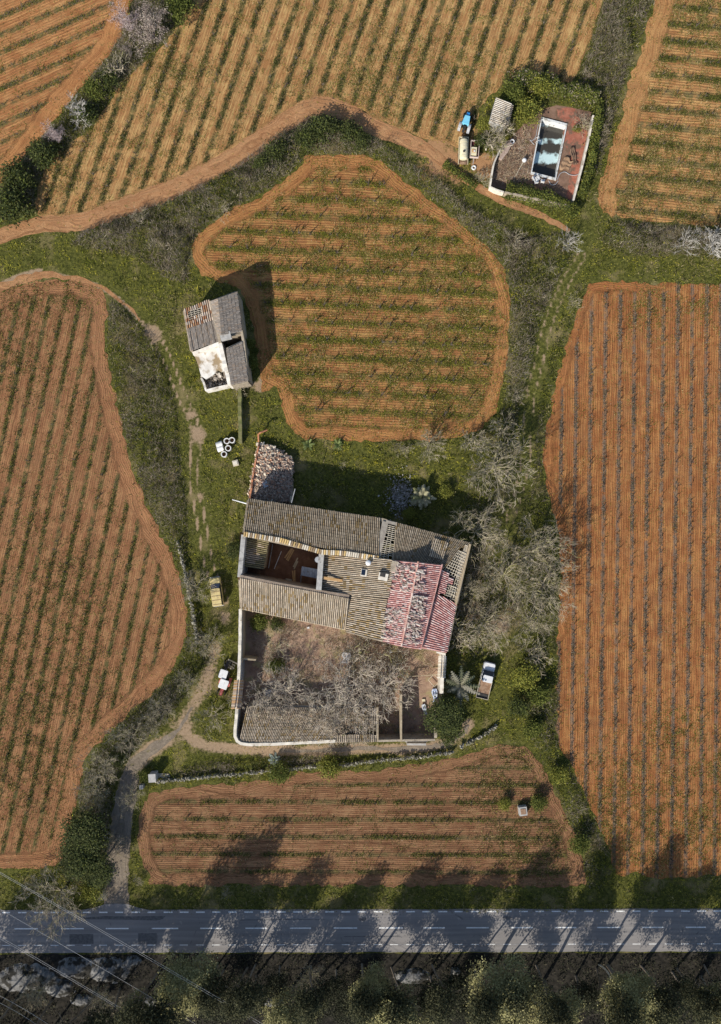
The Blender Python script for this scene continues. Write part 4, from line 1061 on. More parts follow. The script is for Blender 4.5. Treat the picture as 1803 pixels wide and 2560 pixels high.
# pale, nearly white bushes
def recol(proto, pal, nm):
    out = []
    for n_, m_ in proto[0]:
        m2 = m_.copy(); n = len(m2.vertices); k = len(m2.polygons[0].vertices)
        c = np.ones((n // k, k, 4), np.float32); c[:, :, :3] = pick(pal, n // k, .15)[:, None, :]
        m2.attributes['Col'].data.foreach_set('color', c.reshape(-1)); out.append((n_, m2))
    return out, proto[1], proto[2]
YARD = [recol(BARE[k], [(.47, .40, .33), (.39, .33, .27), (.54, .47, .39), (.42, .38, .28)], 'y') for k in range(5)]
PALE = [recol(SHOOTY[0], [(.52, .49, .45), (.43, .405, .365), (.36, .335, .29)], 'a'), recol(SCRUBBY[0], [(.48, .455, .42), (.4, .38, .345)], 'b')]
trees([
 # courtyard
 (BT, YARD[2], 862, 1722, 92, 'widest bare tree in the walled south yard', 'tree', dict(hz=6.2)),
 (BT, YARD[0], 712, 1728, 66, 'pale bare tree in the walled yard left of the widest tree', 'tree', dict(hz=5.6)),
 (BT, YARD[4], 965, 1725, 74, 'bare tree in the walled yard beside the shed partition walls', 'tree', dict(hz=5.8)),
 (BT, YARD[1], 800, 1785, 68, 'bare tree in the walled yard spreading over the lean-to roof', 'tree', dict(hz=5.6)),
 (BT, SHOOTY[0], 690, 1620, 46, 'yellowish bare tree in the upper left of the walled yard', 'tree', dict(hz=4.0)),
 (BT, YARD[3], 905, 1770, 70, 'bare tree in the walled yard in front of the roof gap of the lean-to', 'tree', dict(hz=5.4)),
 (BT, YARD[2], 655, 1758, 58, 'bare tree at the shaded west end of the walled yard', 'tree', dict(hz=4.8)),
 (BT, SCRUBBY[0], 985, 1660, 50, 'bare thicket under the south eave of the red roof', 'shrub', dict(hz=2.4)),
 (BT, SCRUBBY[1], 700, 1800, 50, 'low bare shrub creeping over the lean-to tiles', 'shrub', dict(hz=4.2)),
 (BT, SCRUBBY[2], 905, 1640, 56, 'dry brown brush heap under the red tiled roof', 'shrub', E),
 (BT, PALE[0], 1424, 603, 32, 'white-twigged bush at the track crossing right of the bare path', 'bush', E),
 (BT, PALE[0], 1718, 605, 36, 'left of the two white-twigged bushes in the hedge under the top right vineyard', 'bush', E),
 (BT, PALE[1], 1795, 602, 44, 'right of the two white-twigged bushes in the hedge, cut by the frame', 'bush', E),
 (BT, PALE[1], 193, 282, 34, 'pale grey bush in the hedge between the top left vineyards', 'bush', E),
 (BT, SCRUBBY[0], 1258, 318, 36, 'pale grey leafless tree spilling over the corrugated shed roof', 'tree', E),
 (BT, SCRUBBY[2], 1238, 352, 34, 'grey leafless bush between shed and west wall of the pool yard', 'bush', E),
 ('flowering_tree', BLOSSOM[0], 141, 342, 33, 'small pinkish-white blossoming tree in the hedge at upper left', 'tree', E),
 ('flowering_tree', BLOSSOM[1], 372, 68, 66, 'large fading pale blossom tree at the top of the hedge', 'tree', E),
 ('flowering_tree', BLOSSOM[0], 318, 60, 46, 'pink-tinged blossoming tree beside the orange track at the top', 'tree', dict(hz=3.4)),
 ('flowering_tree', BLOSSOM[1], 318, 125, 24, 'small whitish blossom bush below the large blossom tree', 'tree', E),
 (BT, SCRUBBY[0], 280, 165, 34, 'grey-lilac bramble bush right below the blossom trees', 'bush', E),
 ('bush', BUSH_M[0], 240, 224, 28, 'light green leafy bush in the hedge at upper left', 'bush', E),
 ('bush', BUSH_D[0], 270, 200, 26, 'dark bush above the light green bush of the upper left hedge', 'bush', E),
 ('bush', BUSH_D[1], 215, 290, 28, 'dark bush right of the pale grey bush in the upper left hedge', 'bush', E),
 ('bush', BUSH_D[2], 105, 385, 36, 'dark bush below the pinkish-white blossoming tree', 'bush', E),
 ('bush', BUSH_D[0], 40, 445, 40, 'dark round bush close to the left frame edge', 'bush', E),
 ('bush', BUSH_D[1], 28, 515, 44, 'dark green bush at the left frame above the dirt track', 'bush', E),
 ('bush', BUSH_M[1], 452, 12, 40, 'green bush at the top frame right of the large blossom tree', 'bush', E),
 ('bush', BUSH_D[2], 812, 322, 36, 'tall dark bush on the crest of the bramble band', 'bush', dict(hz=2.6)),
 ('bush', BUSH_D[0], 868, 330, 30, 'dark bush right of the tall crest bush', 'bush', dict(hz=2.2)),
 ('bush', BUSH_D[1], 765, 345, 28, 'dark bush left of the tall crest bush', 'bush', dict(hz=2.2)),
 ('bush', BUSH_D[2], 690, 378, 28, 'dark bush beside the dirt track above the round vineyard', 'bush', E),
 ('bush', BUSH_D[0], 905, 352, 22, 'small dark bush where the bramble band starts descending', 'bush', E),
 ('bush', BUSH_D[1], 655, 412, 24, 'small dark bush low in the left arm of the bramble band', 'bush', E),
 # pool yard
 ('bush', BUSH_Y[0], 1316, 285, 34, 'yellow-green bush between the corrugated shed and the pool', 'bush', E),
 ('bush', BUSH_M[2], 1285, 232, 28, 'grey-green bush above the corrugated shed', 'bush', E),
 ('bush', BUSH_Y[1], 1212, 312, 20, 'yellow-green bush left of the corrugated shed', 'bush', E),
 ('bush', BUSH_Y[0], 1355, 222, 28, 'yellow-green bush rising from the north hedge', 'bush', dict(hz=2.6)),
 ('bush', BUSH_D[0], 1203, 352, 18, 'dark green bush beside the maroon crate trailer', 'bush', E),
 (BT, SCRUBBY[1], 1465, 308, 28, 'thorny brown bush in the north-east corner of the terrace', 'bush', E),
 ('bush', BUSH_Y[1], 1442, 322, 10, 'small yellow-green plant at the foot of the thorny brown bush', 'plant', E),
 (BT, SCRUBBY[2], 1208, 445, 22, 'brown leafless bush outside the west corner of the pool yard', 'bush', E),
 # north yard
 ('palm', PALMP, 1056, 1243, 32, 'pale spiky palm standing alone north of the farmhouse', 'palm', E),
 ('bush', BUSH_Y[0], 1115, 1230, 19, 'round yellow-green bush right of the pale spiky palm', 'bush', dict(hz=1.6)),
 ('bush', BUSH_Y[1], 1022, 1284, 15, 'yellow-green plant against the north eave of the farmhouse', 'plant', E),
 ('agave', AGAVEG, 771, 1110, 17, 'left of the two spiky plants on the lower rim of the round vineyard', 'plant', E),
 ('agave', AGAVEG, 845, 1110, 16, 'right of the two spiky plants on the lower rim of the round vineyard', 'plant', E),
 ('bush', BUSH_D[2], 585, 1378, 22, 'dark green bush against the west gable of the farmhouse', 'bush', E),
 (BT, SCRUBBY[1], 600, 966, 24, 'grey twiggy shrub at the south wall of the small ruined house', 'shrub', dict(hz=2.0)),
 ('bush', BUSH_M[2], 628, 905, 18, 'ivy-like bush against the east side of the small ruined house', 'bush', dict(hz=2.4)),
 ('bush', BUSH_M[1], 620, 860, 16, 'leafy bush at the dark roof gap of the small ruined house', 'bush', dict(hz=2.6)),
 ('bush', BUSH_M[0], 648, 1552, 24, 'green leafy bush under the eave in the walled south yard', 'bush', E),
 ('bush', BUSH_M[1], 690, 1665, 22, 'green undergrowth below the yellowish tree in the walled yard', 'bush', E),
 ('bush', BUSH_D[1], 690, 1560, 18, 'dark bush right of the green bush under the eave', 'bush', E),
 # south
 ('bush', BUSH_Y[0], 822, 1913, 30, 'round green bush sitting across the long dry stone wall', 'bush', dict(hz=2.6)),
 ('bush', BUSH_M[2], 700, 1932, 27, 'flat green bush below the grey agave at the stone wall', 'bush', E),
 ('agave', AGAVE, 686, 1903, 19, 'blue-grey agave at the long dry stone wall', 'plant', E),
 ('palm', PALM, 1150, 1712, 48, 'grey-green palm between the courtyard wall and the pickup', 'palm', E),
 ('evergreen_tree', EVER_D[0], 1108, 1790, 46, 'dense dark evergreen at the south-east corner of the walled yard', 'tree', dict(hz=4.6)),
 ('bush', BUSH_D[0], 1122, 1830, 30, 'dark bush below the dense evergreen at the yard corner', 'bush', E),
 ('bush', BUSH_Y[1], 1315, 1690, 34, 'yellow-green bush at the top of the ditch by the red vineyard', 'bush', E),
 ('bush', BUSH_D[1], 1298, 1765, 26, 'dark round bush in the grass right of the lane end', 'bush', dict(hz=2.4)),
 ('bush', BUSH_M[0], 1345, 1740, 30, 'green bush in the ditch right of the dark round bush', 'bush', E),
 ('bush', BUSH_M[1], 1330, 1820, 26, 'green bush in the ditch above the bottom field corner', 'bush', E),
 ('bush', BUSH_Y[0], 1395, 1935, 24, 'yellowish bush in the ditch beside the white well box', 'bush', E),
 ('bush', BUSH_M[2], 1448, 2110, 26, 'green bush low in the ditch near the road', 'bush', E),
 ('bush', BUSH_Y[1], 1262, 2010, 16, 'small yellowish plant left of the white well box', 'plant', E),
 ('bush', BUSH_M[2], 1345, 2005, 20, 'green weeds bush right of the white well box', 'bush', E),
 # evergreens at the lane
 ('evergreen_tree', EVER_D[1], 222, 2075, 52, 'upper dark evergreen left of the lane', 'tree', dict(hz=5.5)),
 ('evergreen_tree', EVER_D[2], 205, 2135, 46, 'middle dark evergreen left of the lane at the vineyard corner', 'tree', dict(hz=5.5)),
 ('evergreen_tree', EVER_D[0], 248, 2165, 40, 'dark evergreen leaning towards the lane mouth', 'tree', dict(hz=5.0)),
 ('bush', BUSH_Y[0], 228, 2222, 30, 'yellowish bush at the road end of the lane evergreens', 'bush', E),
 ('bush', BUSH_P[0], 255, 2236, 16, 'pale dry bush beside the lane mouth', 'bush', E),
 ('bush', BUSH_D[2], 300, 1955 - 60, 22, 'dark bush on the left side of the shaded lane', 'bush', E),
 ('bush', BUSH_M[1], 362, 1938, 18, 'green bush beside the small concrete hut', 'bush', E),
])
# forest south of the road: ground position, height
def forest(name, proto, x, y, h, r, label, group=None):
    parts, ext, hh = proto
    p = W(x, y); p.z = 0
    root = empty(name, p, label, 'tree', rng.uniform(0, 6.28), group)
    s = r / ext; root.scale = (s, s, h / hh)
    for n_, m_ in parts: link(n_, m_, None, root)
G_ = 'dark trees of the wood south of the road'
LB = 'dark evergreen crowded among others in the wood south of the road'
for x, y, h, r in ((452, 2412, 17.0, 3.2), (400, 2425, 15.5, 2.8), (778, 2415, 12.0, 2.6), (905, 2410, 12.8, 2.7), (978, 2418, 12.2, 2.6), (1184, 2412, 14.0, 2.8),
                   (1340, 2412, 15.0, 2.8), (1492, 2420, 15.5, 2.8), (620, 2418, 11.0, 2.6), (545, 2412, 10.5, 2.4), (1690, 2418, 11.5, 2.6), (1850, 2420, 12.0, 2.8),
                   (300, 2470, 12, 2.8), (230, 2500, 13.0, 2.8), (130, 2500, 13, 3.0), (40, 2500, 13.0, 3.0), (-60, 2450, 12.0, 3.0), (220, 2550, 14, 3.2), (140, 2560, 14, 3.2), (60, 2560, 14, 3.2), (-30, 2550, 14, 3.2), (-110, 2540, 14, 3.2), (320, 2550, 14, 3.2), (20, 2610, 15, 3.2),
                   (640, 2410, 12.0, 2.6), (1080, 2412, 11.5, 2.6), (1260, 2410, 11.0, 2.5), (1600, 2412, 12.0, 2.7), (1760, 2412, 12.5, 2.7)):
    forest('evergreen_tree', TALL[rng.integers(3)], x, y, h, r, LB, G_)
for x, y, h, r in ((560, 2425, 6.5, 2.6), (640, 2440, 7, 2.8), (700, 2415, 6, 2.2), (790, 2455, 6.5, 2.6), (840, 2425, 6, 2.4), (1075, 2440, 7, 3.0), (1130, 2420, 6, 2.6), (1440, 2440, 6, 2.6),
                   (1680, 2430, 6, 2.8), (1740, 2450, 6, 2.8), (1320, 2430, 5, 2.2), (560, 2480, 5, 2.6), (870, 2480, 5, 2.4), (1150, 2470, 5, 2.4)):
    forest('evergreen_tree', FOR_D[rng.integers(2)], x, y, h, r, LB, G_)
for k, (x, y, r, h, lb) in enumerate(((480, 2440, 78, 9.5, 'big olive-yellow crown left under the power lines south of the road'), (345, 2530, 54, 10, 'olive crown at the bottom edge left under the power lines'), (725, 2525, 58, 11, 'pale olive crown at the bottom edge below the road middle'),
   (995, 2528, 74, 12, 'wide olive crown at the bottom edge right of the middle'), (930, 2462, 54, 9.5, 'olive crown close to the pale rock slab'), (1255, 2475, 84, 11, 'broad grey-olive crown below the road right of the middle'), (1385, 2515, 66, 12, 'lighter olive crown right of the broad grey-olive one'),
   (1550, 2470, 68, 11, 'bright olive crown beside the leaning pale pole'), (1605, 2535, 58, 12, 'olive crown at the bottom edge below the bright one'), (1795, 2500, 62, 11, 'olive crown cut by the right frame edge'))):
    plant('evergreen_tree', EVER_O[k % 3], x, y, r, lb, 'tree', hz=h)
for x, y, r, lb in ((775, 2450, 40, 'bare grey tree in the wood under the road middle'), (255, 2515, 44, 'bare grey tree on the rocky slope at lower left'), (90, 2490, 44, 'bare tree at the bottom left under the power lines'), (1165, 2480, 36, 'bare pale tree beside the pale rock slab')):
    plant(BT, BARE[int(x) % 5], x, y, r, lb, 'tree', hz=5.0)

# hedges round the pool yard: leaf masses along a line
def hedge(name, line, wd, h, pal, label):
    c = toW2(smooth(line, 5)); seg = np.hypot(*np.diff(c, axis=0).T); L = seg.sum()
    n = int(L * wd * 260)
    tpos = np.sort(rng.random(n)) * L; cum = np.concatenate([[0], np.cumsum(seg)])
    X = np.stack([np.interp(tpos, cum, c[:, 0]), np.interp(tpos, cum, c[:, 1])], 1)
    tt = np.gradient(X, axis=0) + 1e-9; tt /= np.hypot(tt[:, 0], tt[:, 1])[:, None]
    nn = np.stack([-tt[:, 1], tt[:, 0]], 1)
    off = rng.normal(size=n) * .30
    wv = vn(np.stack([tpos, tpos * 0], 1), 1.6, 7, 2)
    P = X + nn * (off * wd * (.6 + .8 * wv))[:, None]
    top = h * (.6 + .6 * vn(P, 1.1, 13, 2)) * np.sqrt(np.clip(1 - (off / .75) ** 2, .05, 1))
    z = top * rng.random(n) ** .5
    C = pick(pal, n) * (.6 + .8 * vn(P, .7, 23, 2))[:, None]
    me = mesh_polys(name, leaves(np.concatenate([P, z[:, None]], 1), rng.uniform(.12, .32, n), .5), C)
    link(name, me, M_foliage, None, label, 'hedge')
HP = LEAF_M + LEAF_M + LEAF_Y[:2] + LEAF_D[:2]
hedge('hedge', [(1268, 228), (1300, 208), (1350, 214), (1400, 235), (1450, 240), (1490, 256)], 2.4, 2.2, HP + GREY_TWIG[:2], 'thick ivy hedge along the north side of the pool yard')
hedge('hedge', [(1492, 258), (1492, 300), (1484, 345), (1478, 400), (1466, 450), (1448, 498)], 1.3, 1.8, HP, 'narrow ivy hedge along the east wall of the pool yard')
hedge('hedge', [(1262, 482), (1310, 490), (1360, 504), (1410, 520), (1440, 540)], 2.2, 1.7, HP, 'leafy hedge along the south wall of the pool yard')
hedge('hedge', [(1110, 410), (1150, 440), (1190, 470)], 1.0, .8, HP, 'low green hedge end beside the tanker trailer')
# ================================================================== buildings
def unproj(V):
    """world points -> plan units as seen from the air"""
    k = S / (1 - V[:, 2] / H)
    return np.stack([CX + V[:, 0] * k, CY - V[:, 1] * k], 1)

def pal_old(rg, nr, nc, P):
    base = np.array([(.46, .41, .345), (.38, .335, .27), (.56, .51, .45), (.31, .27, .22), (.42, .33, .25)])[rg.integers(0, 5, (nr, nc))]
    base = base * .45 + .55 * np.array([(.46, .41, .345), (.36, .32, .26), (.52, .47, .41)])[rg.integers(0, 3, (1, nc))]; base = base * rg.uniform(.8, 1.16, (nr, nc, 1))
    lich = (vn(P, 2.0, 3, 3) > .58).reshape(nr, nc) & (rg.random((nr, nc)) < .3)
    base[lich] = np.array((.38, .29, .16)) * rg.uniform(.6, 1.1, (lich.sum(), 1))
    ch = np.full((nr, nc, 3), (.11, .09, .066)) * rg.uniform(.5, 1.5, (nr, nc, 1))
    return base * np.array((1.02, .95, .85)), ch
def pal_shaded(rg, nr, nc, P):
    b, c = pal_old(rg, nr, nc, P); return b * np.array((.72, .715, .70)), c * .8  # old tiles darkened, painting in the shade of the north-facing slope
def pal_moss(rg, nr, nc, P):
    b, c = pal_old(rg, nr, nc, P)
    m = (vn(P, 1.6, 13, 3) > .47).reshape(nr, nc)
    b[m] *= np.array((.62, .65, .48)); return b * .95, c * .8
def pal_red(rg, nr, nc, P):
    base = np.array([(.42, .20, .18), (.48, .26, .24), (.36, .155, .14), (.55, .36, .34), (.62, .52, .49)])[rg.integers(0, 5, (nr, nc))] * .8 + np.array((.13, .085, .08)) * rg.uniform(.8, 1.15, (nr, nc, 1))
    return base, np.full((nr, nc, 3), (.34, .15, .135)) * rg.uniform(.7, 1.3, (nr, nc, 1))
def pal_grey(rg, nr, nc, P):
    base = np.array([(.31, .27, .23), (.35, .305, .26), (.27, .232, .195), (.34, .265, .20)])[rg.integers(0, 4, (nr, nc))] * rg.uniform(.8, 1.2, (nr, nc, 1))
    return base, np.full((nr, nc, 3), (.17, .15, .14)) * rg.uniform(.8, 1.2, (nr, nc, 1))
def pal_rust(rg, nr, nc, P):
    base = np.array([(.45, .36, .28), (.38, .22, .12), (.52, .45, .38), (.30, .15, .08)])[rg.integers(0, 4, (nr, nc))] * rg.uniform(.75, 1.15, (nr, nc, 1))
    return base, np.full((nr, nc, 3), (.12, .07, .05)) * rg.uniform(.6, 1.4, (nr, nc, 1))

def tiled_roof(A, B, C, D, parent, pal, seed=1, period=.27, course=.46, keep=None, amp=.07, sag=.07, label=None, name='roof', ragged=.12):
    """barrel-tile slope; A,B eave left/right, D,C ridge left/right (world points)"""
    rg = np.random.default_rng(seed)
    A, B, C, D = [np.array(p, float) for p in (A, B, C, D)]
    nc = max(2, round(np.linalg.norm(B - A) / period)); nr = max(2, round(np.linalg.norm((D + C - A - B) / 2) / course))
    nrm = np.cross(B - A, D - A); nrm /= np.linalg.norm(nrm)
    if nrm[2] < 0: nrm = -nrm
    su = np.array([0, .2, .34, .5, .66, .8]); sh = np.array([-.55, -.1, .75, 1, .75, -.1])
    u = ((np.arange(nc)[:, None] + su[None]).ravel()) / nc; u = np.append(u, 1.0)
    hh = np.append(np.tile(sh, nc), -.55) * amp
    V = []; Cc = []
    cu = (np.arange(nc) + .5) / nc
    Uc, Vc = np.meshgrid(cu, (np.arange(nr) + .5) / nr)
    pos = lambda U, T: (A + (B - A) * U[..., None]) * (1 - T[..., None]) + (D + (C - D) * U[..., None]) * T[..., None]
    pc = pos(Uc, Vc)
    cov, cha = pal(rg, nr, nc, pc.reshape(-1, 3)[:, :2])
    jl = np.repeat(rg.uniform(-.5, .5, (nr, nc)), 6, 1); jh = np.repeat(rg.uniform(-.018, .022, (nr, nc)), 6, 1)
    for r in range(nr):
        t0 = np.full(len(u), r / nr); t1 = np.full(len(u), (r + 1.12) / nr if r < nr - 1 else 1.0)
        if r == 0: t0 = t0 - np.append(np.repeat(rg.uniform(0, ragged, nc), 6), 0) / nr * 2
        p0 = pos(u, t0); p1 = pos(u, t1)
        s0 = (vn(p0[:, :2], 3.5, seed, 2) - .5) * 2 * sag; s1 = (vn(p1[:, :2], 3.5, seed, 2) - .5) * 2 * sag
        p0 = p0 + nrm * (hh + s0 + .035)[:, None]; p1 = p1 + nrm * (hh + s1)[:, None]
        q = np.stack([p0[:-1], p0[1:], p1[1:], p1[:-1]], 1)
        q += nrm * jh[r][:, None, None]
        isc = np.tile(np.array([0, 1, 1, 1, 1, 0], bool), nc)
        c = np.where(isc[:, None], np.repeat(cov[r], 6, 0), np.repeat(cha[r], 6, 0))  # channel faces coloured darker: lichen tone plus painted shade of the troughs
        V.append(q); Cc.append(c)
    V = np.concatenate(V); Cc = np.concatenate(Cc)
    if keep is not None:
        k = keep(unproj(V.mean(1))); V = V[k]; Cc = Cc[k]
    off = np.array(parent.location) if parent is not None else 0
    return link(name, mesh_polys(name, V - off, Cc), M_tile, parent, label)

def wall(pts, th, mat, parent, name='wall', base=0.0, label=None, capmat=None):
    """wall along plan points (x, y, top height); stands to the right-hand side of the line by th/2 each way"""
    off = parent.location if parent is not None else Vector((0, 0, 0))
    m = MB()
    tops = [W(x, y, z) for x, y, z in pts]
    n = len(tops); L = []; Rr = []
    for i in range(n):
        d = (tops[min(i + 1, n - 1)] - tops[max(i - 1, 0)]); d.z = 0; d.normalize()
        nn = Vector((-d.y, d.x, 0)) * th / 2
        L.append(tops[i] + nn); Rr.append(tops[i] - nn)
    vs = []; fs = []
    for i in range(n):
        vs += [(L[i].x, L[i].y, base), (L[i].x, L[i].y, L[i].z), (Rr[i].x, Rr[i].y, Rr[i].z), (Rr[i].x, Rr[i].y, base)]
    for i in range(n - 1):
        for j in range(4):
            k = (j + 1) % 4
            fs.append((i * 4 + j, i * 4 + k, i * 4 + 4 + k, i * 4 + 4 + j))
    fs += [(3, 2, 1, 0), tuple((n - 1) * 4 + j for j in range(4))]
    m.add(vs, fs)
    return m.build(name, mat, parent, label, off=off)

def dense(pts, step=10, jz=0.0, jx=0.0):
    out = []
    for a, b in zip(pts[:-1], pts[1:]):
        n = max(1, int(math.hypot(b[0] - a[0], b[1] - a[1]) / step))
        for k in range(n):
            t = k / n
            out.append((a[0] + (b[0] - a[0]) * t + random.uniform(-jx, jx), a[1] + (b[1] - a[1]) * t + random.uniform(-jx, jx), a[2] + (b[2] - a[2]) * t + random.uniform(-jz, jz)))
    out.append(pts[-1]); return out

def ridge_tiles(pts, parent, pal, r=.17, name='ridge_tiles', label=None, step=.36, cross=False):
    m = MB(); off = parent.location
    P = [W(*p) for p in pts]
    for a, b in zip(P[:-1], P[1:]):
        d = b - a; n = max(1, int(d.length / step)); d = d / n
        for k in range(n):
            m.cur = tuple(np.array(random.choice(pal)) * random.uniform(.8, 1.15))
            p = a + d * k
            if cross:
                nn = Vector((-d.y, d.x, 0)).normalized() * .34
                m.tube([p + d * .5 - nn + Vector((0, 0, .02)), p + d * .5 + nn + Vector((0, 0, .10))], r * .8, 6)
            else: m.tube([p + Vector((0, 0, .02)), p + d * 1.02 + Vector((0, 0, .05))], r, 7, r * .85)
    return m.build(name, M_tile, parent, label, off=off, col=True)

def lattice(A, B, C, D, nu, nv, parent, wd=.08, name='roof_battens', label=None, skip=.0, mat=None):
    A, B, C, D = map(Vector, (A, B, C, D)); m = MB(); off = parent.location
    def P(u, v): return A.lerp(B, u).lerp(D.lerp(C, u), v)
    for i in range(nu + 1):
        u = i / nu; m.tube([P(u, 0), P(u, 1)], wd * .7, 4)
    for j in range(nv + 1):
        v = j / nv
        for i in range(nu):
            if random.random() < skip: continue
            a, b = P(i / nu, v), P((i + 1) / nu, v); m.tube([a + Vector((0, 0, .05)), b + Vector((0, 0, .05))], wd * .6, 4)
    return m.build(name, mat or M_batten, parent, label, off=off)

def stones(n, P, size, pal, flat=.6):
    """angular loose stones / broken tiles"""
    V = []; C = pick(pal, n, .2)
    cube = np.array([[-1, -1, -1], [1, -1, -1], [1, 1, -1], [-1, 1, -1], [-1, -1, 1], [1, -1, 1], [1, 1, 1], [-1, 1, 1]], float) * .5
    fc = [(0, 3, 2, 1), (4, 5, 6, 7), (0, 1, 5, 4), (1, 2, 6, 5), (2, 3, 7, 6), (3, 0, 4, 7)]
    q = rng.normal(size=(n, 3, 3)); q, _ = np.linalg.qr(q)
    sc = np.stack([rng.uniform(.6, 1.4, n), rng.uniform(.5, 1.1, n), rng.uniform(.25, .8, n) * flat], 1) * np.reshape(size, (-1, 1))
    vert = cube[None] * (1 + rng.uniform(-.25, .25, (n, 8, 3)))
    vert = np.einsum('nij,nkj->nki', q, vert * sc[:, None, :]) + P[:, None, :]
    V = np.concatenate([vert[:, f] for f in fc]); return V, np.tile(C, (6, 1))

# ------------------------------------------------------------------ farmhouse
FO = W(860, 1430); farm = empty('farmhouse', FO, 'large ruined farmhouse with old tiled and red tiled roofs around an inner court', 'farmhouse')
zr, ze = 5.8, 4.9
tiled_roof(W(952, 1296, ze), W(620, 1247, ze), W(608.5, 1334, zr), W(948, 1396, zr), farm, pal_shaded, 1, label='long old north roof slope in grey-brown barrel tiles')
inpq = lambda poly: (lambda q: inpoly(q, poly))
tiled_roof(W(1180, 1359, ze), W(990, 1307, ze), W(982, 1402, zr), W(1112, 1432, zr - .2), farm, pal_shaded, 2,
           keep=inpq([(985, 1290), (1180, 1345), (1172, 1364), (1150, 1372), (1138, 1386), (1128, 1402), (1100, 1432), (975, 1410)]), label='east part of the north roof slope ending in open battens')
# plaster bed beside the open battens and the battens
m = MB(); off = FO
m.add([W(*p) for p in ((956, 1302, ze + .02), (971, 1306, ze + .02), (950, 1398, zr - .05), (938, 1394, zr - .05))], [(0, 1, 2, 3)])
m.add([W(*p) for p in ((966, 1300, ze + .03), (994, 1307, ze + .03), (992, 1314, ze + .1), (965, 1308, ze + .1))], [(0, 1, 2, 3)])
m.build('roof_bedding', noisy('mortar_bed', (.30, .26, .22), (.40, .36, .30), 2, .95, .5, .03), farm, 'bare mortar bed where roof tiles are gone', off=FO)
lattice(W(968, 1312, ze), W(991, 1318, ze), W(981, 1400, zr - .1), W(948, 1394, zr - .1), 3, 17, farm, .07, label='pale open batten grid where the north roof has fallen in', skip=.05)
tiled_roof(W(1084, 1346, ze + .35), W(1122, 1358, ze + .35), W(1108, 1400, zr + .02), W(1072, 1390, zr + .02), farm, pal_old, 3, label='patch of loose old tiles on the east end of the north roof', sag=.12)
ridge_tiles(dense([(609, 1335, zr), (700, 1350, zr), (745, 1363, zr), (804, 1380, zr), (860, 1383, zr), (948, 1396, zr)], 40), farm, [(.62, .56, .46), (.55, .40, .18), (.66, .60, .50), (.48, .34, .16), (.30, .22, .14)], label='pale mortared ridge with yellow lichen along the north roof', cross=True, step=.30)
# south wing
tiled_roof(W(602, 1522, 4.2), W(865, 1574, 4.2), W(873, 1496, 5.6), W(600, 1445, 5.6), farm, pal_old, 4, label='pale old south wing roof facing the walled yard')
ridge_tiles([(600, 1521, 4.2), (865, 1574, 4.2)], farm, [(.5, .42, .30), (.42, .34, .24)], .06, 'eave_tiles')
# central roof, western slope (old tiles) and red part
zR = 7.2
old_poly = [(805, 1384), (949, 1395), (988, 1402), (954, 1602), (862, 1577), (874, 1497), (803, 1476)]
tiled_roof(W(804, 1480, 4.5), W(806, 1380, 4.5), W(1046, 1405, zR), W(1026, 1500, zR), farm, pal_old, 5, keep=inpq(old_poly), label='yellowish old tiled slope in the middle of the farmhouse')
tiled_roof(W(856, 1580, 4.9), W(872, 1480, 4.9), W(1027, 1498, zR), W(1004, 1616, zR), farm, pal_old, 6, keep=lambda q: inpoly(q, old_poly) & (q[:, 1] > 1479 + (q[:, 0] - 804) * .1), label='lower half of the yellowish old slope')
red_w = [(986, 1400), (1047, 1404), (1004, 1618), (950, 1602)]
tiled_roof(W(956, 1608, 6.3), W(985, 1400, 6.35), W(1046, 1406, zR + .04), W(1004, 1616, zR + .04), farm, pal_red, 7, keep=inpq(red_w), label='pinkish red tiled slope west of the ridge', course=.4)
tiled_roof(W(1106, 1412, 6.3), W(1052, 1624, 6.3), W(1004, 1617, zR + .03), W(1046, 1405, zR + .03), farm, pal_red, 8, label='red tiled slope east of the ridge', course=.4)
tiled_roof(W(1141, 1510, 4.6), W(1116, 1632, 4.6), W(1052, 1620, 5.7), W(1096, 1470, 5.7), farm, pal_red, 9, keep=inpq([(1093, 1486), (1120, 1497), (1142, 1512), (1117, 1633), (1050, 1621), (1060, 1580)]), label='lower red tiled roof at the south-east corner', course=.4)
tiled_roof(W(1142, 1440, 4.9), W(1130, 1500, 4.9), W(1092, 1488, 5.7), W(1104, 1424, 5.7), farm, pal_red, 10, keep=inpq([(1102, 1424), (1122, 1430), (1120, 1442), (1136, 1446), (1133, 1462), (1116, 1458), (1112, 1484), (1094, 1484)]), label='dusky red tile remnant beside the open battens', course=.4)
ridge_tiles(dense([(1046, 1404, zR + .1), (1030, 1490, zR + .1), (1004, 1616, zR + .1)], 30), farm, [(.58, .36, .30), (.62, .48, .42), (.50, .28, .23)], .15, label='pale pink ridge tiles of the red roof')
ridge_tiles([(1106, 1411, 6.38), (1080, 1515, 6.38), (1053, 1622, 6.38)], farm, [(.55, .33, .30), (.5, .25, .22)], .10, 'verge_tiles')
# east lattice
lattice(W(1164, 1362, 5.0), W(1170, 1365, 5.0), W(1139, 1500, 4.6), W(1118, 1494, 4.8), 3, 14, farm, .07, skip=.25, label='broken battens down the east end')
lattice(W(1146, 1376, 5.1), W(1166, 1384, 5.0), W(1150, 1448, 4.7), W(1108, 1430, 5.2), 6, 9, farm, .075, label='open pale batten grid at the east end of the farmhouse', skip=.06)
lattice(W(1119, 1462, 5.1), W(1140, 1468, 4.8), W(1135, 1494, 4.7), W(1110, 1486, 5.2), 4, 4, farm, .07, label='small open batten grid at the east end', skip=.1)
m = MB(); m.tube([W(1176, 1360, 5.0), W(1140, 1512, 4.6)], .16, 5); m.tube([W(1170, 1362, 4.95), W(1136, 1508, 4.55)], .10, 5)
m.build('roof_beam', M_wood, farm, 'pale timber beam along the broken east edge', off=FO)
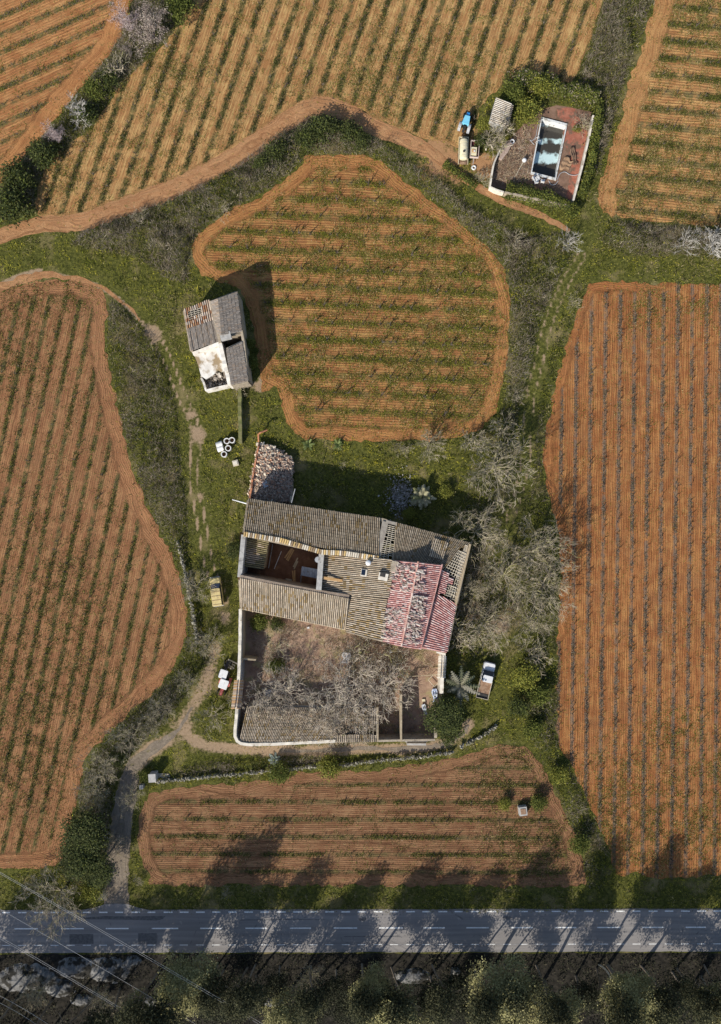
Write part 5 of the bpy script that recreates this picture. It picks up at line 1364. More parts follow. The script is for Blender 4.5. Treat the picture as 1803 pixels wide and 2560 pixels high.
# loose tiles heaped on the red roof
def on_plane(P2, a, b, c):
    """height of plane through three world points at plan-seen points"""
    a, b, c = map(Vector, (a, b, c)); n = (b - a).cross(c - a)
    out = []
    for x, y in P2:
        r = W(x, y, 0); o = Vector((0, 0, H)); d = Vector((r.x, r.y, 0)) - o
        t = n.dot(a - o) / n.dot(d); out.append(tuple(o + d * t))
    return np.array(out)
def heap_poly(poly, n, plane):
    q = np.array(poly); P2 = rng.uniform(q.min(0), q.max(0), (n * 3, 2)); P2 = P2[inpoly(P2, poly)][:n]
    return on_plane(P2, *plane)
plW = (W(956, 1608, 6.3), W(985, 1400, 6.35), W(1046, 1406, zR)); plE = (W(1106, 1412, 6.3), W(1052, 1624, 6.3), W(1004, 1617, zR))
hp = [heap_poly([(1000, 1412), (1040, 1412), (1030, 1478), (1002, 1480)], 130, plW), heap_poly([(985, 1405), (1000, 1405), (985, 1478), (974, 1478)], 60, plW), heap_poly([(966, 1520), (1018, 1514), (1002, 1606), (956, 1596)], 260, plW),
      heap_poly([(1034, 1488), (1066, 1492), (1046, 1612), (1010, 1606)], 330, plE), heap_poly([(1043, 1422), (1061, 1424), (1056, 1474), (1038, 1470)], 90, plE), heap_poly([(985, 1528), (1000, 1522), (992, 1560), (980, 1560)], 40, plW)]
hp = np.concatenate(hp); hp[:, 2] += rng.uniform(.08, .22, len(hp))
hp = hp[rng.random(len(hp)) < .62]
mt = MB(); ct_ = []
for p in hp:
    a_ = R(-10) + random.gauss(0, .25) + (math.pi / 2 if random.random() < .12 else 0); L_ = random.uniform(.35, .6); r_ = random.uniform(.09, .13)
    dx, dy = math.cos(a_) * L_ / 2, math.sin(a_) * L_ / 2
    mt.cur = tuple(np.array(random.choice([(.54, .47, .41), (.44, .37, .32), (.60, .55, .50), (.22, .17, .14), (.46, .30, .26), (.56, .40, .37)])) * random.uniform(.8, 1.15))
    mt.tube([Vector(p) - Vector((dx, dy, random.uniform(-.04, .04))), Vector(p) + Vector((dx, dy, 0))], r_, 5, r_ * .8)
mt.build('loose_tiles', M_tile, farm, 'heaped loose old tiles lying on the red roof', kind='stuff', off=FO, col=True)
# fixtures
def box_part(name, x, y, z, d, rz, mat, parent, label=None, h0=None):
    m = MB(); p = W(x, y, z + d[2] / 2); m.box(p, d, R(rz)); return m.build(name, mat, parent, label, off=parent.location)
box_part('chimney', 958, 1441, 5.4, (1.3, 1.0, 1.4), -12, M_whitewall, farm, 'broken whitewashed chimney stump')
box_part('flue_shade_plate', 957, 1437, 6.8, (.75, .55, .03), -12, M_dark, farm)  # dark plate on the solid stump, standing in for shade inside the flue
box_part('skylight', 910, 1432, 5.55, (.85, 1.0, .45), -9, M_whitewall, farm, 'small skylight with a white rim')
box_part('skylight_glass', 908.5, 1431, 6.0, (.55, .75, .03), -9, M_glass, farm)
box_part('ruined_stack', 986, 1416, 6.0, (.9, 1.5, .7), -10, M_wall, farm, 'crumbled stone stack by the open battens')
m = MB(); p = W(921, 1407, 6.3); m.sphere(p, .40, 14, 8, .45); m.tube([p - Vector((0, 0, .9)), p], .04, 6)
m.build('satellite_dish', M_white, farm, 'round white dish on the old roof', off=FO, smooth=True)
m = MB(); p = W(795, 1399, 5.3); m.cyl(p, .42, .5, 'Z', 16); m.build('water_tank', M_grey, farm, 'round grey tank on the court parapet', off=FO)
box_part('roof_plank', 830, 1448, 5.25, (3.0, .38, .06), -9, M_orange, farm, 'raw orange plank lying on the old roof')
m = MB(); m.tube([W(617, 1259, 4.6), W(581, 1249, 4.2)], .10, 8, .06); m.build('rain_spout', M_white, farm, 'white pipe sticking out of the north-west corner', off=FO)
m = MB(); m.tube([W(729, 1257, 4.9), W(738, 1222, 4.9)], .07, 6); m.build('roof_pole', M_grey, farm, 'pale pole sticking out over the north eave', off=FO)
# walls
SM = M_wall
wall(dense([(622, 1250, 4.75), (956, 1300, 4.75), (1176, 1361, 4.75)], 40), .5, SM, farm)
wall([(1173, 1362, 4.8), (1141, 1508, 4.5)], .5, SM, farm); wall([(1139, 1512, 4.45), (1116, 1628, 4.45)], .5, SM, farm)
wall([(622, 1251, 4.75), (611, 1332, 5.6)], .5, SM, farm)
wall(dense([(609, 1337, 5.3), (603, 1400, 5.3), (599, 1443, 5.3)], 20, .05), .62, M_conc, farm, label='grey weathered west wall of the inner court')
wall([(601, 1449, 5.4), (604, 1519, 4.1)], .5, SM, farm)
wall(dense([(600, 1442, 5.55), (700, 1462, 5.55), (800, 1480, 5.5), (873, 1492, 5.5)], 20, .04), .55, noisy('brown_mud_wall', (.22, .17, .13), (.30, .24, .19), 1.5, .95, .5, .04), farm, label='brown wall top between south wing and inner court')
wall([(871, 1497, 5.4), (864, 1572, 4.1)], .4, SM, farm)
wall([(604, 1519, 4.05), (863, 1571, 4.05)], .45, SM, farm)
wall(dense([(612, 1337, 5.6), (804, 1380, 5.6), (946, 1394, 5.6)], 30), .4, SM, farm)
wall([(804, 1384, 5.6), (802, 1405, 5.6), (797, 1475, 5.6)], .75, M_conc, farm, 'parapet', label='grey parapet between inner court and old slope')
wall([(866, 1577, 4.75), (956, 1601, 6.1), (1003, 1613, 6.95), (1050, 1619, 6.1)], .4, SM, farm)
wall([(1053, 1618, 5.5), (1116, 1630, 4.45)], .4, SM, farm)
wall([(985, 1404, 6.2), (1046, 1409, 7.0), (1104, 1415, 6.1)], .35, SM, farm)
wall([(1103, 1418, 6.15), (1055, 1618, 6.15)], .3, SM, farm)
# inner court: little tiled roof, grey lean-to
tiled_roof(W(671, 1353, 3.0), W(659, 1424, 3.0), W(606, 1416, 3.7), W(614, 1340, 3.7), farm, pal_moss, 12, label='small mossy tiled roof in the west corner of the inner court')
wall([(668, 1356, 2.9), (658, 1421, 2.9)], .25, M_wood, farm, 'gallery_post_wall')
m = MB(); off = FO
a, b, c, d = W(756, 1416, 2.7), W(794, 1423, 2.9), W(792, 1446, 2.7), W(753, 1438, 2.5)
m.hull([[a, b, c, d], [p + Vector((0, 0, .08)) for p in (a, b, c, d)]])
for k in range(7):
    t_ = k / 6; p = a.lerp(b, t_) + Vector((0, 0, .10)); q = d.lerp(c, t_) + Vector((0, 0, .10)); m.tube([p, q], .05, 4)
m.build('lean_to_roof', M_grey, farm, 'grey corrugated lean-to inside the court', off=FO)
m = MB(); m.tube([W(752, 1459, 0), W(755, 1420, 2.6)], .06, 6); m.tube([W(752, 1440, 0), W(753, 1438, 2.5)], .06, 6); m.build('lean_to_post', M_grey, farm, off=FO)

# debris lying in the inner court
def lump(name, x, y, z, d, rz, mat, label, cat, tilt=(0, 0)):
    m = MB(); m.box((0, 0, d[2] / 2), d, 0, 1, tilt); o = m.build(name, mat, None, label, cat); o.location = W(x, y, z); o.rotation_euler = (0, 0, R(rz)); return o
def planks(name, x, y, n, L, rz, mat, label, cat='planks', spread=.25, z=0):
    root = empty(name, W(x, y, z), label, cat, R(rz))
    for k in range(n):
        m = MB(); m.box((random.uniform(-.2, .2), (k - n / 2) * spread, .06 + .05 * (k % 2)), (L * random.uniform(.8, 1.05), .2, .06), R(random.uniform(-7, 7)))
        m.build('plank', mat, root)
    return root
planks('plank_pile', 723, 1383, 3, 1.9, 62, M_orange, 'orange planks leaning in the north of the inner court')
planks('plank_pile', 738, 1408, 2, 1.6, 58, M_wood, 'grey-brown planks in the middle of the inner court')
planks('plank_pile', 733, 1440, 2, 1.7, 96, M_orange, 'rust-brown planks at the south wall of the inner court')
m = MB(); m.tube([(-1.4, 0, .1), (1.4, 0, .1)], .05, 6); o = m.build('pole', M_white, None, 'thin white pole lying in the inner court', 'pole'); o.location = W(695, 1400); o.rotation_euler = (0, 0, R(68))
m = MB(); m.tube([(-1.8, 0, .1), (1.8, 0, .1)], .06, 6); o = m.build('pole', M_grey, None, 'grey pipe lying beside the little mossy roof', 'pole'); o.location = W(677, 1390, 0); o.rotation_euler = (0, 0, R(80))
lump('stone_block', 722, 1452, 0, (.9, .6, .5), -10, M_wall, 'pale stone block at the south wall of the inner court', 'block')

# rubble-filled ruin at the north-west corner
RO = W(675, 1180)
ruin = empty('ruined_room', RO, 'roofless ruined room full of rubble at the north-west corner', 'ruin')
wall(dense([(624, 1250, 1.9), (632, 1190, 1.7), (645, 1125, 1.3), (648, 1108, .9)], 7, .2, .7), .22, M_brickred, ruin, label='broken brick wall with a ragged orange top')
wall(dense([(727, 1255, 1.2), (730, 1215, .7), (731, 1195, .3)], 8, .15, .5), .3, M_wall, ruin)
m = MB(); m.tube([W(647, 1106, .6), W(646, 1086, 1.6), W(652, 1081, 1.8), W(668, 1075, 1.5)], .13, 6); m.build('broken_lintel', M_brickred, ruin, 'orange broken end of the brick wall', off=RO)
q = np.array(RUIN, float); P2 = rng.uniform(q.min(0), q.max(0), (5200, 2)); P2 = P2[inpoly(P2 + rng.normal(size=P2.shape) * 3, RUIN)]
hz = np.clip(1.7 - .011 * np.hypot(P2[:, 0] - 665, P2[:, 1] - 1190), .15, 1.7)
P3 = np.array([tuple(W(x, y, z)) for (x, y), z in zip(P2, hz * rng.uniform(.6, 1, len(P2)))])
pal_b = [(.60, .51, .40), (.68, .60, .49), (.50, .38, .28), (.46, .26, .17), (.42, .34, .26)]; pal_g = [(.40, .31, .25), (.32, .25, .20), (.46, .38, .31), (.36, .22, .16), (.22, .17, .14)]
V, C = stones(len(P3), P3 - np.array(RO), rng.uniform(.18, .5, len(P3)), pal_b)
gsel = np.clip((P2[:, 0] - 640) / 60 + (P2[:, 1] - 1170) / 90, .05, .95) > rng.random(len(P2)); gsel = np.tile(gsel, 6)
C[gsel] = pick(pal_g, gsel.sum(), .2)
link('rubble', mesh_polys('rubble', V, C), M_stone, ruin, 'pale stones and broken tiles filling the room', kind='stuff')
lump('metal_drum', 664, 1210, 1.1, (.7, 1.0, .5), 20, M_grey, 'grey-blue metal drum lying on the rubble of the ruined room', 'drum')
# second rubble spread in the shade
n = 750; g2 = rng.normal(size=(n, 2)) * np.array([26, 34]) * .65 + np.array([1003, 1238]); P3 = np.array([tuple(W(x, y, rng.uniform(.02, .3))) for x, y in g2])
V, C = stones(n, P3, rng.uniform(.08, .26, n), [(.36, .33, .31), (.28, .25, .23), (.22, .20, .18), (.48, .45, .42)])
link('rubble_heap', mesh_polys('rubble_heap', V, C), M_stone, None, 'spread of pale rubble left of the pale spiky palm', 'rubble', None, 'stuff')

# ------------------------------------------------------------------ walled south yard
def simple_wall(name, pts, th, mat, label, step=12, jz=.06, jx=.4):
    o = W(pts[0][0], pts[0][1]); e_ = empty(name, o, label, 'wall')
    wall(dense(pts, step, jz, jx), th, mat, e_, 'masonry'); return e_
yw = simple_wall('yard_wall', [(601, 1523, 3.6), (600, 1600, 3.6), (597, 1690, 3.6), (593, 1760, 3.5), (588, 1825, 3.5), (588, 1842, 3.5), (593, 1853, 3.5), (602, 1859, 3.5), (620, 1862, 3.5), (700, 1860, 3.4), (780, 1856, 3.4), (838, 1853, 3.4)], .42, M_whitewall, 'pale-topped wall with a rounded corner closing the walled yard west and south')
m = MB()
for k in range(20):
    y = 1702 + k * 3.6; x = 597.5 - k * .42
    m.cur = random.choice([(.45, .28, .15), (.5, .42, .34), (.38, .3, .24)])
    m.tube([W(x - 11, y + .4, 3.15), W(x - 2, y, 3.7)], .09, 5); m.tube([W(x + 2, y, 3.7), W(x + 12, y + .5, 3.1)], .09, 5)
m.build('wall_coping', M_tile, yw, 'ladder-like row of coping tiles', col=True, off=yw.location)
simple_wall('inner_wall', [(607, 1526, 3.0), (606, 1600, 3.0), (604, 1647, 2.9), (640, 1650, 2.2)], .25, M_wood, 'brown inner wall lining the upper west side of the walled yard')
simple_wall('inner_wall', [(604, 1658, 2.6), (603, 1700, 2.5)], .15, M_conc, 'short grey inner wall below the brown inner wall of the yard')
ew = simple_wall('yard_wall', [(1110, 1632, 3.6), (1106, 1690, 3.6), (1104, 1734, 3.4)], .5, M_whitewall, 'short thick white wall on the east side of the walled yard')
m = MB()
for k in range(15):
    y = 1642 + k * 3.7; x = 1106 - k * .2
    m.cur = random.choice([(.62, .56, .46), (.55, .48, .38), (.66, .62, .55)])
    m.tube([W(x - 9, y, 3.3), W(x - 1, y, 3.75)], .085, 5); m.tube([W(x + 3, y, 3.75), W(x + 10, y, 3.2)], .085, 5)
m.build('wall_coping', M_tile, ew, 'white coping tiles', col=True, off=ew.location)
lump('gate_lintel', 1103, 1629, 3.3, (1.3, .6, .3), -12, M_plaster, 'white lintel slab at the south-east corner of the red roof', 'lintel')
# lean-to shed
SO = W(770, 1815); shed = empty('lean_to_shed', SO, 'long lean-to shed with old tiles along the south wall of the yard', 'shed')
tiled_roof(W(617, 1767, 2.5), W(893, 1772, 2.5), W(838, 1854, 3.3), W(597, 1858, 3.3), shed, pal_old, 21, keep=lambda q: (q[:, 0] < 840) | (q[:, 1] < 1808), label='main tiled slope of the lean-to')
tiled_roof(W(830, 1772, 2.5), W(944, 1770, 2.5), W(944, 1810, 3.0), W(836, 1812, 3.0), shed, pal_old, 22, label='eastern tiles under the trees')
tiled_roof(W(838, 1838, 3.1), W(942, 1838, 3.1), W(942, 1855, 3.3), W(838, 1855, 3.3), shed, pal_old, 23, label='remaining eave strip below the gap')
wall(dense([(620, 1765, 2.3), (935, 1768, 2.3)], 60), .3, M_wall, shed, 'front_wall')
lattice(W(890, 1812, 3.0), W(942, 1812, 3.0), W(942, 1838, 3.1), W(890, 1838, 3.1), 6, 1, shed, .05, skip=.6)
wall([(838, 1854, 3.2), (1088, 1850, 3.0)], .3, M_wall, shed, 'back_wall')
for x, y0, lb in ((944, 1768, 'pale partition wall at the east end of the lean-to tiles'), (1003, 1735, 'pale partition wall further east in the walled yard')):
    simple_wall('partition_wall', [(x, y0, 2.8), (x, 1852, 3.2)], .28, M_wood, lb, 16, .05, .3)
steps = empty('stone_steps', W(1040, 1843), 'white stone steps at the south wall of the walled yard', 'steps')
for k in range(3):
    m = MB(); m.box((0, -.35 * k, .2 + .22 * k), (3.6 - .4 * k, .3, .4 + .4 * k)); m.build('step', M_conc, steps)
simple_wall('yard_wall', [(1096, 1760, 3.0), (1089, 1845, 3.0)], .4, M_wall, 'dark stone wall under the dense evergreen at the yard corner')
# things in the yard
m = MB(); f_ = .75
for a, b in (((-f_, -f_), (f_, -f_)), ((f_, -f_), (f_, f_)), ((f_, f_), (-f_, f_)), ((-f_, f_), (-f_, -f_))): m.tube([(*a, .5), (*b, .5)], .06, 4)
o = m.build('wooden_frame', M_batten, None, 'square wooden frame turned on its corner in the yard', 'frame'); o.location = W(1085, 1699); o.rotation_euler = (0, 0, R(42)); o.scale = (.8, .9, 1)
def tarp(x, y, lx, ly, rz, mat, label, cat='tarpaulin', amp=.18, name='tarpaulin', z=.25):
    n = 10; vs = []; fs = []
    for i in range(n + 1):
        for j in range(n + 1):
            u, v = i / n - .5, j / n - .5
            vs.append((u * lx * (1 + .3 * math.sin(7 * v)), v * ly, z + amp * (math.sin(u * 17 + 3 * v) * .5 + math.cos(v * 13) * .5)))
    for i in range(n):
        for j in range(n): fs.append((i * (n + 1) + j, (i + 1) * (n + 1) + j, (i + 1) * (n + 1) + j + 1, i * (n + 1) + j + 1))
    m = MB(); m.add(vs, fs); o = m.build(name, mat, None, label, cat, smooth=True); o.location = W(x, y); o.rotation_euler = (0, 0, R(rz))
    sol = o.modifiers.new('thickness', 'SOLIDIFY'); sol.thickness = .02; return o
tarp(1087, 1737, .7, 2.0, 4, noisy('blue_white_sheet', (.5, .54, .62), (.62, .64, .68), 3, .7, 0, 0, (.12, .2, .42), 5, .5), 'blue and white sheet crumpled at the east wall of the yard')
tarp(1061, 1772, .5, 1.6, 12, noisy('pale_blue_sheet', (.42, .46, .54), (.55, .58, .62), 3, .7, 0, 0), 'pale blue sheet lying on the shaded yard floor')
lump('bucket_lid', 1059, 1750, 0, (.45, .35, .2), 0, M_cream, 'small cream lid north of the pale blue sheet', 'lid')
tarp(866, 1643, 1.1, 1.6, -8, noisy('grey_sheet', (.42, .42, .44), (.52, .52, .54), 3, .8, 0, 0), 'grey-blue plastic sheet below the middle roof in the yard')
tarp(671, 1733, 1.0, 1.1, 30, noisy('grey_sheet_b', (.4, .41, .44), (.5, .5, .52), 3, .8, 0, 0), 'grey plastic sheet under the left bare tree of the yard')
lump('white_crate', 771, 1569, 0, (.36, .26, .25), 10, M_white, 'small white box under the south wing eave', 'box')
m = MB(); m.sphere((0, 0, .2), .26, 12, 8); o = m.build('white_canister', M_white, None, 'small round white canister below the red roof', 'canister', smooth=True); o.location = W(977, 1628)
m = MB(); m.box((0, 0, .9), (5.0, .12, .1)); m.tube([(-2.4, 0, 0), (-2.4, 0, .9)], .05, 5); m.tube([(2.4, 0, 0), (2.4, 0, .9)], .05, 5)
o = m.build('rail', M_wood, None, 'pale wooden rail across the east of the walled yard', 'rail'); o.location = W(1066, 1685); o.rotation_euler = (0, 0, R(4))

# ------------------------------------------------------------------ small ruined house
HO = W(545, 860); hs = empty('ruined_house', HO, 'small half-roofless house with a white plastered room below the bramble band', 'house')
zw = 4.6
tl, tr, br_, bl = (460, 774, zw), (525, 749, zw), (546, 854, zw - .3), (477, 877, zw - .3)
hole = [(469, 780), (502, 771), (504, 788), (474, 799)]
mid_l, mid_r = (468, 822, zw - .15), (535, 800, zw - .15)
tiled_roof(W(*tl), W(*tr), W(*mid_r), W(*mid_l), hs, pal_rust, 31, keep=lambda q: ~inpoly(q, hole), label='rusty striped tiles with a hole', period=.30)
lattice(W(468, 779, zw - .05), W(504, 770, zw - .05), W(506, 788, zw - .1), W(473, 799, zw - .1), 4, 4, hs, .06, label='white battens showing in the roof hole')
tiled_roof(W(*bl), W(*br_), W(*mid_r), W(*mid_l), hs, pal_grey, 32, label='grey sheet lower half of the west roof', period=.17, amp=.025, sag=.03)
m = MB()
for k in range(5):
    t_ = (k + .5) / 5; a = W(*mid_l).lerp(W(*mid_r), t_); b = W(*bl).lerp(W(*br_), t_)
    m.tube([a + Vector((0, 0, .04)), b + Vector((0, 0, .04))], .035, 4)
m.build('sheet_seam', M_dark, hs, off=HO)
zt = 5.6
tiled_roof(W(592, 729, 4.7), W(604, 829, 4.7), W(554, 838, zt), W(545, 746, zt), hs, pal_grey, 33, label='grey east roof slope', period=.17, amp=.025, sag=.03)
tiled_roof(W(528, 752, 4.9), W(546, 838, 4.9), W(554, 838, zt), W(545, 746, zt), hs, pal_grey, 34, label='narrow shaded west slope of the grey roof', period=.17, amp=.025, sag=.03)
tiled_roof(W(604, 854, 4.4), W(620, 952, 4.3), W(577, 962, 4.9), W(565, 874, 5.0), hs, pal_grey, 35, label='grey south-east roof with a torn edge', period=.17, amp=.025, sag=.03, keep=lambda q: q[:, 0] < 600 + (q[:, 1] - 854) * .18 + 7 * vn(q, 9, 4, 2))
box_part('roof_box', 565, 841, 4.6, (1.5, 1.0, .7), 14, M_conc, hs, 'grey box dormer over the dark gap')
m = MB(); m.tube([W(578, 835, 4.7), W(588, 831, 4.6)], .09, 5); m.build('loose_batten', M_batten, hs, off=HO)
for pts in ([(461, 776, 4.4), (524, 752, 4.4)], [(461, 776, 4.4), (478, 876, 4.1)], [(529, 754, 4.7), (545, 748, 5.4), (590, 731, 4.55)], [(591, 731, 4.55), (604, 830, 4.5)], [(604, 830, 4.4), (609, 856, 4.3), (619, 950, 4.2)], [(578, 961, 4.75), (619, 951, 4.2)], [(606, 831, 4.3), (553, 839, 5.2)], [(567, 873, 4.8), (604, 855, 4.2)]):
    wall(pts, .35, M_wall, hs)
wall([(527, 752, 4.9), (550, 857, 4.7)], .4, M_wall, hs, label='party wall between the two grey roofs')
# white room
wall(dense([(482, 884, 3.6), (548, 858, 4.4)], 8, .05), .45, M_plaster, hs, label='white plastered north wall of the open room')
wall(dense([(550, 858, 4.5), (562, 910, 4.3), (574, 961, 3.9)], 8, .06), .55, M_plaster, hs, label='white plastered east wall with dark flaking patches')
wall(dense([(573, 962, 1.9), (515, 976, 1.8)], 8, .05), .28, M_plaster, hs, label='white south wall top')
wall(dense([(515, 976, 1.8), (509, 956, 1.6), (503, 945, 1.2)], 6, .1), .28, M_plaster, hs)
M_floorw = noisy('flaking_white_floor', (.50, .48, .45), (.66, .64, .61), .9, .9, .4, .03, (.25, .19, .12), .55, .54)
m = MB()
deck = [(487, 890, 2.7), (549, 866, 3.1), (566, 925, 2.9), (553, 930, 2.6), (545, 925, 2.5), (532, 938, 2.3), (515, 948, 2.2), (503, 940, 2.2), (496, 915, 2.4)]
top = [W(*p) for p in deck]; m.hull([[p - Vector((0, 0, .35)) for p in top], top]); m.build('upper_floor', M_floorw, hs, 'flaking white remnant of the upper floor', off=HO)
n = 260; P2 = rng.uniform((505, 935), (566, 970), (n, 2)); P2 = P2[inpoly(P2, [(505, 942), (560, 925), (570, 958), (518, 972)])]; P3 = np.array([tuple(W(x, y, rng.uniform(.1, .8))) for x, y in P2])
V, C = stones(len(P3), P3 - np.array(HO), rng.uniform(.2, .6, len(P3)), [(.25, .21, .17), (.35, .31, .27), (.18, .15, .12), (.5, .46, .42)])
link('rubble', mesh_polys('rubble', V, C), M_stone, hs, 'dark rubble in the pit of the room', kind='stuff')
simple_wall('low_wall', dense([(599, 968, 1.2), (600, 1040, 1.2), (601, 1108, 1.1)], 12, .06, .6), .5, noisy('mossy_wall', (.13, .14, .05), (.2, .18, .09), 2, .95, .6, .05), 'low overgrown wall running south from the small ruined house')

# ------------------------------------------------------------------ dry stone walls
def drystone(name, line, h, th, label, pal):
    c = toW2(smooth(line, 6)); seg = np.hypot(*np.diff(c, axis=0).T); L = seg.sum(); cum = np.concatenate([[0], np.cumsum(seg)])
    n = int(L * 20); s = rng.random(n) * L
    P = np.stack([np.interp(s, cum, c[:, 0]), np.interp(s, cum, c[:, 1]), h * rng.random(n) ** .5 * (.75 + .35 * vn(np.stack([s, s * 0], 1), 2, 5))], 1)
    P[:, :2] += rng.normal(size=(n, 2)) * th * .2
    V, C = stones(n, P, rng.uniform(.14, .34, n), pal, .8)
    return link(name, mesh_polys(name, V, C), M_stone, None, label, 'wall')
PS = [(.27, .25, .20), (.20, .19, .15), (.34, .32, .27), (.15, .145, .09)]
drystone('dry_stone_wall', [(392, 1952), (513, 1940), (652, 1927), (721, 1920), (790, 1914), (860, 1910), (934, 1900), (1064, 1888), (1130, 1878)], .8, .5, 'long pale dry stone wall north of the bottom field', PS)
drystone('dry_stone_wall', [(1149, 1866), (1200, 1840), (1241, 1812)], .8, .5, 'short pale stone wall end curving up towards the pickup', PS)
drystone('dry_stone_wall', [(446, 1350), (458, 1400), (470, 1452), (482, 1515), (490, 1566), (497, 1608)], 1.1, .5, 'dry stone wall between the brown vineyard and the yellow van', PS[:2] + [(.33, .31, .25)])
hut = empty('concrete_hut', W(388, 1936), 'small square grey concrete hut at the west end of the long stone wall', 'hut', R(4))
m = MB(); m.box((0, 0, .8), (.95, 1.1, 1.6)); m.build('body', M_conc, hut); m = MB(); m.box((0, 0, 1.66), (1.05, 1.2, .1)); m.build('roof_slab', M_conc, hut)
lump('concrete_post', 357, 1963, 0, (.55, .6, .9), 5, M_conc, 'squat pale concrete post beside the shaded lane', 'post')
planks('beam_pile', 407, 1937, 3, 1.9, -6, M_batten, 'pale beams lying beside the small concrete hut', 'beams', .22)
# ================================================================== pool yard
sheet('terrace', plan['pool'], .014, M_terr, .8, jit=.1, hole=POOLIN, label='earthy reddish terrace floor around the pool', cat='terrace')
sheet('terrace_tiles', toW2([(1392, 268), (1440, 272), (1452, 300), (1470, 330), (1434, 496), (1415, 500), (1428, 420), (1405, 330), (1425, 312), (1395, 296)]), .020, M_terr2, .6, jit=.15, label='brick-red tiles along the east side of the terrace', cat='terrace')
PO = W(1372, 372); pool = empty('swimming_pool', PO, 'half-drained swimming pool with a white rim and murky water', 'pool')
TL, TR, BR_, BL = [Vector((p[0], p[1])) for p in toW2([(1353, 294), (1418, 311), (1389, 452), (1326, 436)])]
cen = (TL + TR + BR_ + BL) / 4
def inset(p, d): v = (p - cen); return cen + v * (1 - d / v.length)
def frame(o4, i4, z, z2=None):
    m = MB(); z2 = z if z2 is None else z2
    for k in range(4):
        a, b = o4[k], o4[(k + 1) % 4]; c, d = i4[(k + 1) % 4], i4[k]
        m.add([(*a, 0), (*a, z), (*d, z), (*d, -1.4), (*b, 0), (*b, z), (*c, z), (*c, -1.4)], [(1, 5, 6, 2), (0, 4, 5, 1), (2, 6, 7, 3)])
    return m
o4 = [TL, TR, BR_, BL]; i4 = [inset(p, .36) for p in o4]
M_pool = noisy('white_pool_wall', (.56, .575, .57), (.68, .69, .68), 1.8, .6, .1, .01, (.33, .32, .28), 1.6, .57)
frame(o4, i4, .22).build('rim', M_pool, pool, 'white pool wall and coping', off=PO)
# pool floor and water
z_w = .10
m = MB(); i5 = [inset(p, .35) for p in o4]
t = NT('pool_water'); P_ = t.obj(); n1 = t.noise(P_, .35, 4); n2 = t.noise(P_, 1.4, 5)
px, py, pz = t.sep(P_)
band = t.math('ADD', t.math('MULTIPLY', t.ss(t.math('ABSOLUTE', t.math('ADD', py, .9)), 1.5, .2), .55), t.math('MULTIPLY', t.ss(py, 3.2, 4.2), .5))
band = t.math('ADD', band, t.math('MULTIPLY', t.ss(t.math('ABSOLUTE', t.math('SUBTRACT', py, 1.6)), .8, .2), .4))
wc = t.mix(t.ss(t.math('ADD', t.math('MULTIPLY', n2, .8), t.math('MULTIPLY', band, .75)), .56, .80), (.05, .045, .036), (.50, .66, .68))  # pale cyan patches over dark murky water
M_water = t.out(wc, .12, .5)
o = None
def poly_sheet(name, pts, z, mat, parent, label=None):
    m = MB(); m.add([(p.x, p.y, z) for p in pts], [(3, 2, 1, 0)]); return m.build(name, mat, parent, label, off=PO)
# the dirty bottom is below; the pool is sunk, so the ground sheet is cut by raising the coping only
bed = poly_sheet('water', i5, -1.05, M_water, pool, 'murky water with pale cyan patches')
# ladder rails
m = MB()
for dx in (0, .5): m.tube([(dx, 0, 0), (dx, 0, .6), (dx + .02, .3, .75), (dx, .6, .6), (dx, .65, .1)], .03, 6)
o = m.build('pool_ladder', M_white, None, 'white curved ladder rails at the west side of the pool', 'ladder'); o.location = W(1337, 350); o.rotation_euler = (0, 0, R(-75))
simple_wall('yard_wall', [(1262, 480, 1.3), (1320, 492, 1.3), (1424, 514, 1.3)], .25, M_wall, 'dark stone wall hidden in the south hedge of the pool yard', 12)
simple_wall('yard_wall', [(1252, 372, .7), (1236, 405, 1.2), (1232, 425, 1.3), (1228, 450, 1.3), (1226, 466, 1.3), (1240, 473, 1.3), (1260, 480, 1.2)], .22, M_whitewall, 'white-topped low wall around the south-west corner of the pool yard', 10)
simple_wall('yard_wall', [(1484, 288, 1.0), (1474, 340, 1.0), (1455, 420, 1.0), (1434, 500, 1.0)], .26, M_whitewall, 'white-topped low wall along the east side of the terrace', 12, .04, .2)
# corrugated shed
SH = W(1252, 280); sh = empty('corrugated_shed', SH, 'small shed with a pale corrugated roof beside the ivy hedge', 'shed')
def pal_corr(rg, nr, nc, P):
    b = np.array([(.58, .52, .44), (.50, .44, .36), (.62, .57, .50)])[rg.integers(0, 3, (nr, nc))]; return b, np.full((nr, nc, 3), (.20, .16, .13))
tiled_roof(W(1241, 243, 2.6), W(1225, 302, 2.6), W(1264, 316, 2.3), W(1280, 258, 2.3), sh, pal_corr, 41, period=.26, course=1.2, sag=.03, ragged=0, label='pale corrugated roof')
tiled_roof(W(1284, 262, 2.0), W(1270, 316, 2.0), W(1264, 316, 2.3), W(1279, 259, 2.3), sh, pal_grey, 42, period=.26, course=1.2, sag=.02, ragged=0, label='grey side flap of the roof')
for pts in ([(1241, 245, 2.5), (1226, 300, 2.5)], [(1226, 301, 2.45), (1262, 314, 2.2)], [(1242, 245, 2.45), (1279, 260, 2.2)], [(1279, 262, 2.1), (1265, 314, 2.1)]): wall(pts, .15, M_conc, sh)
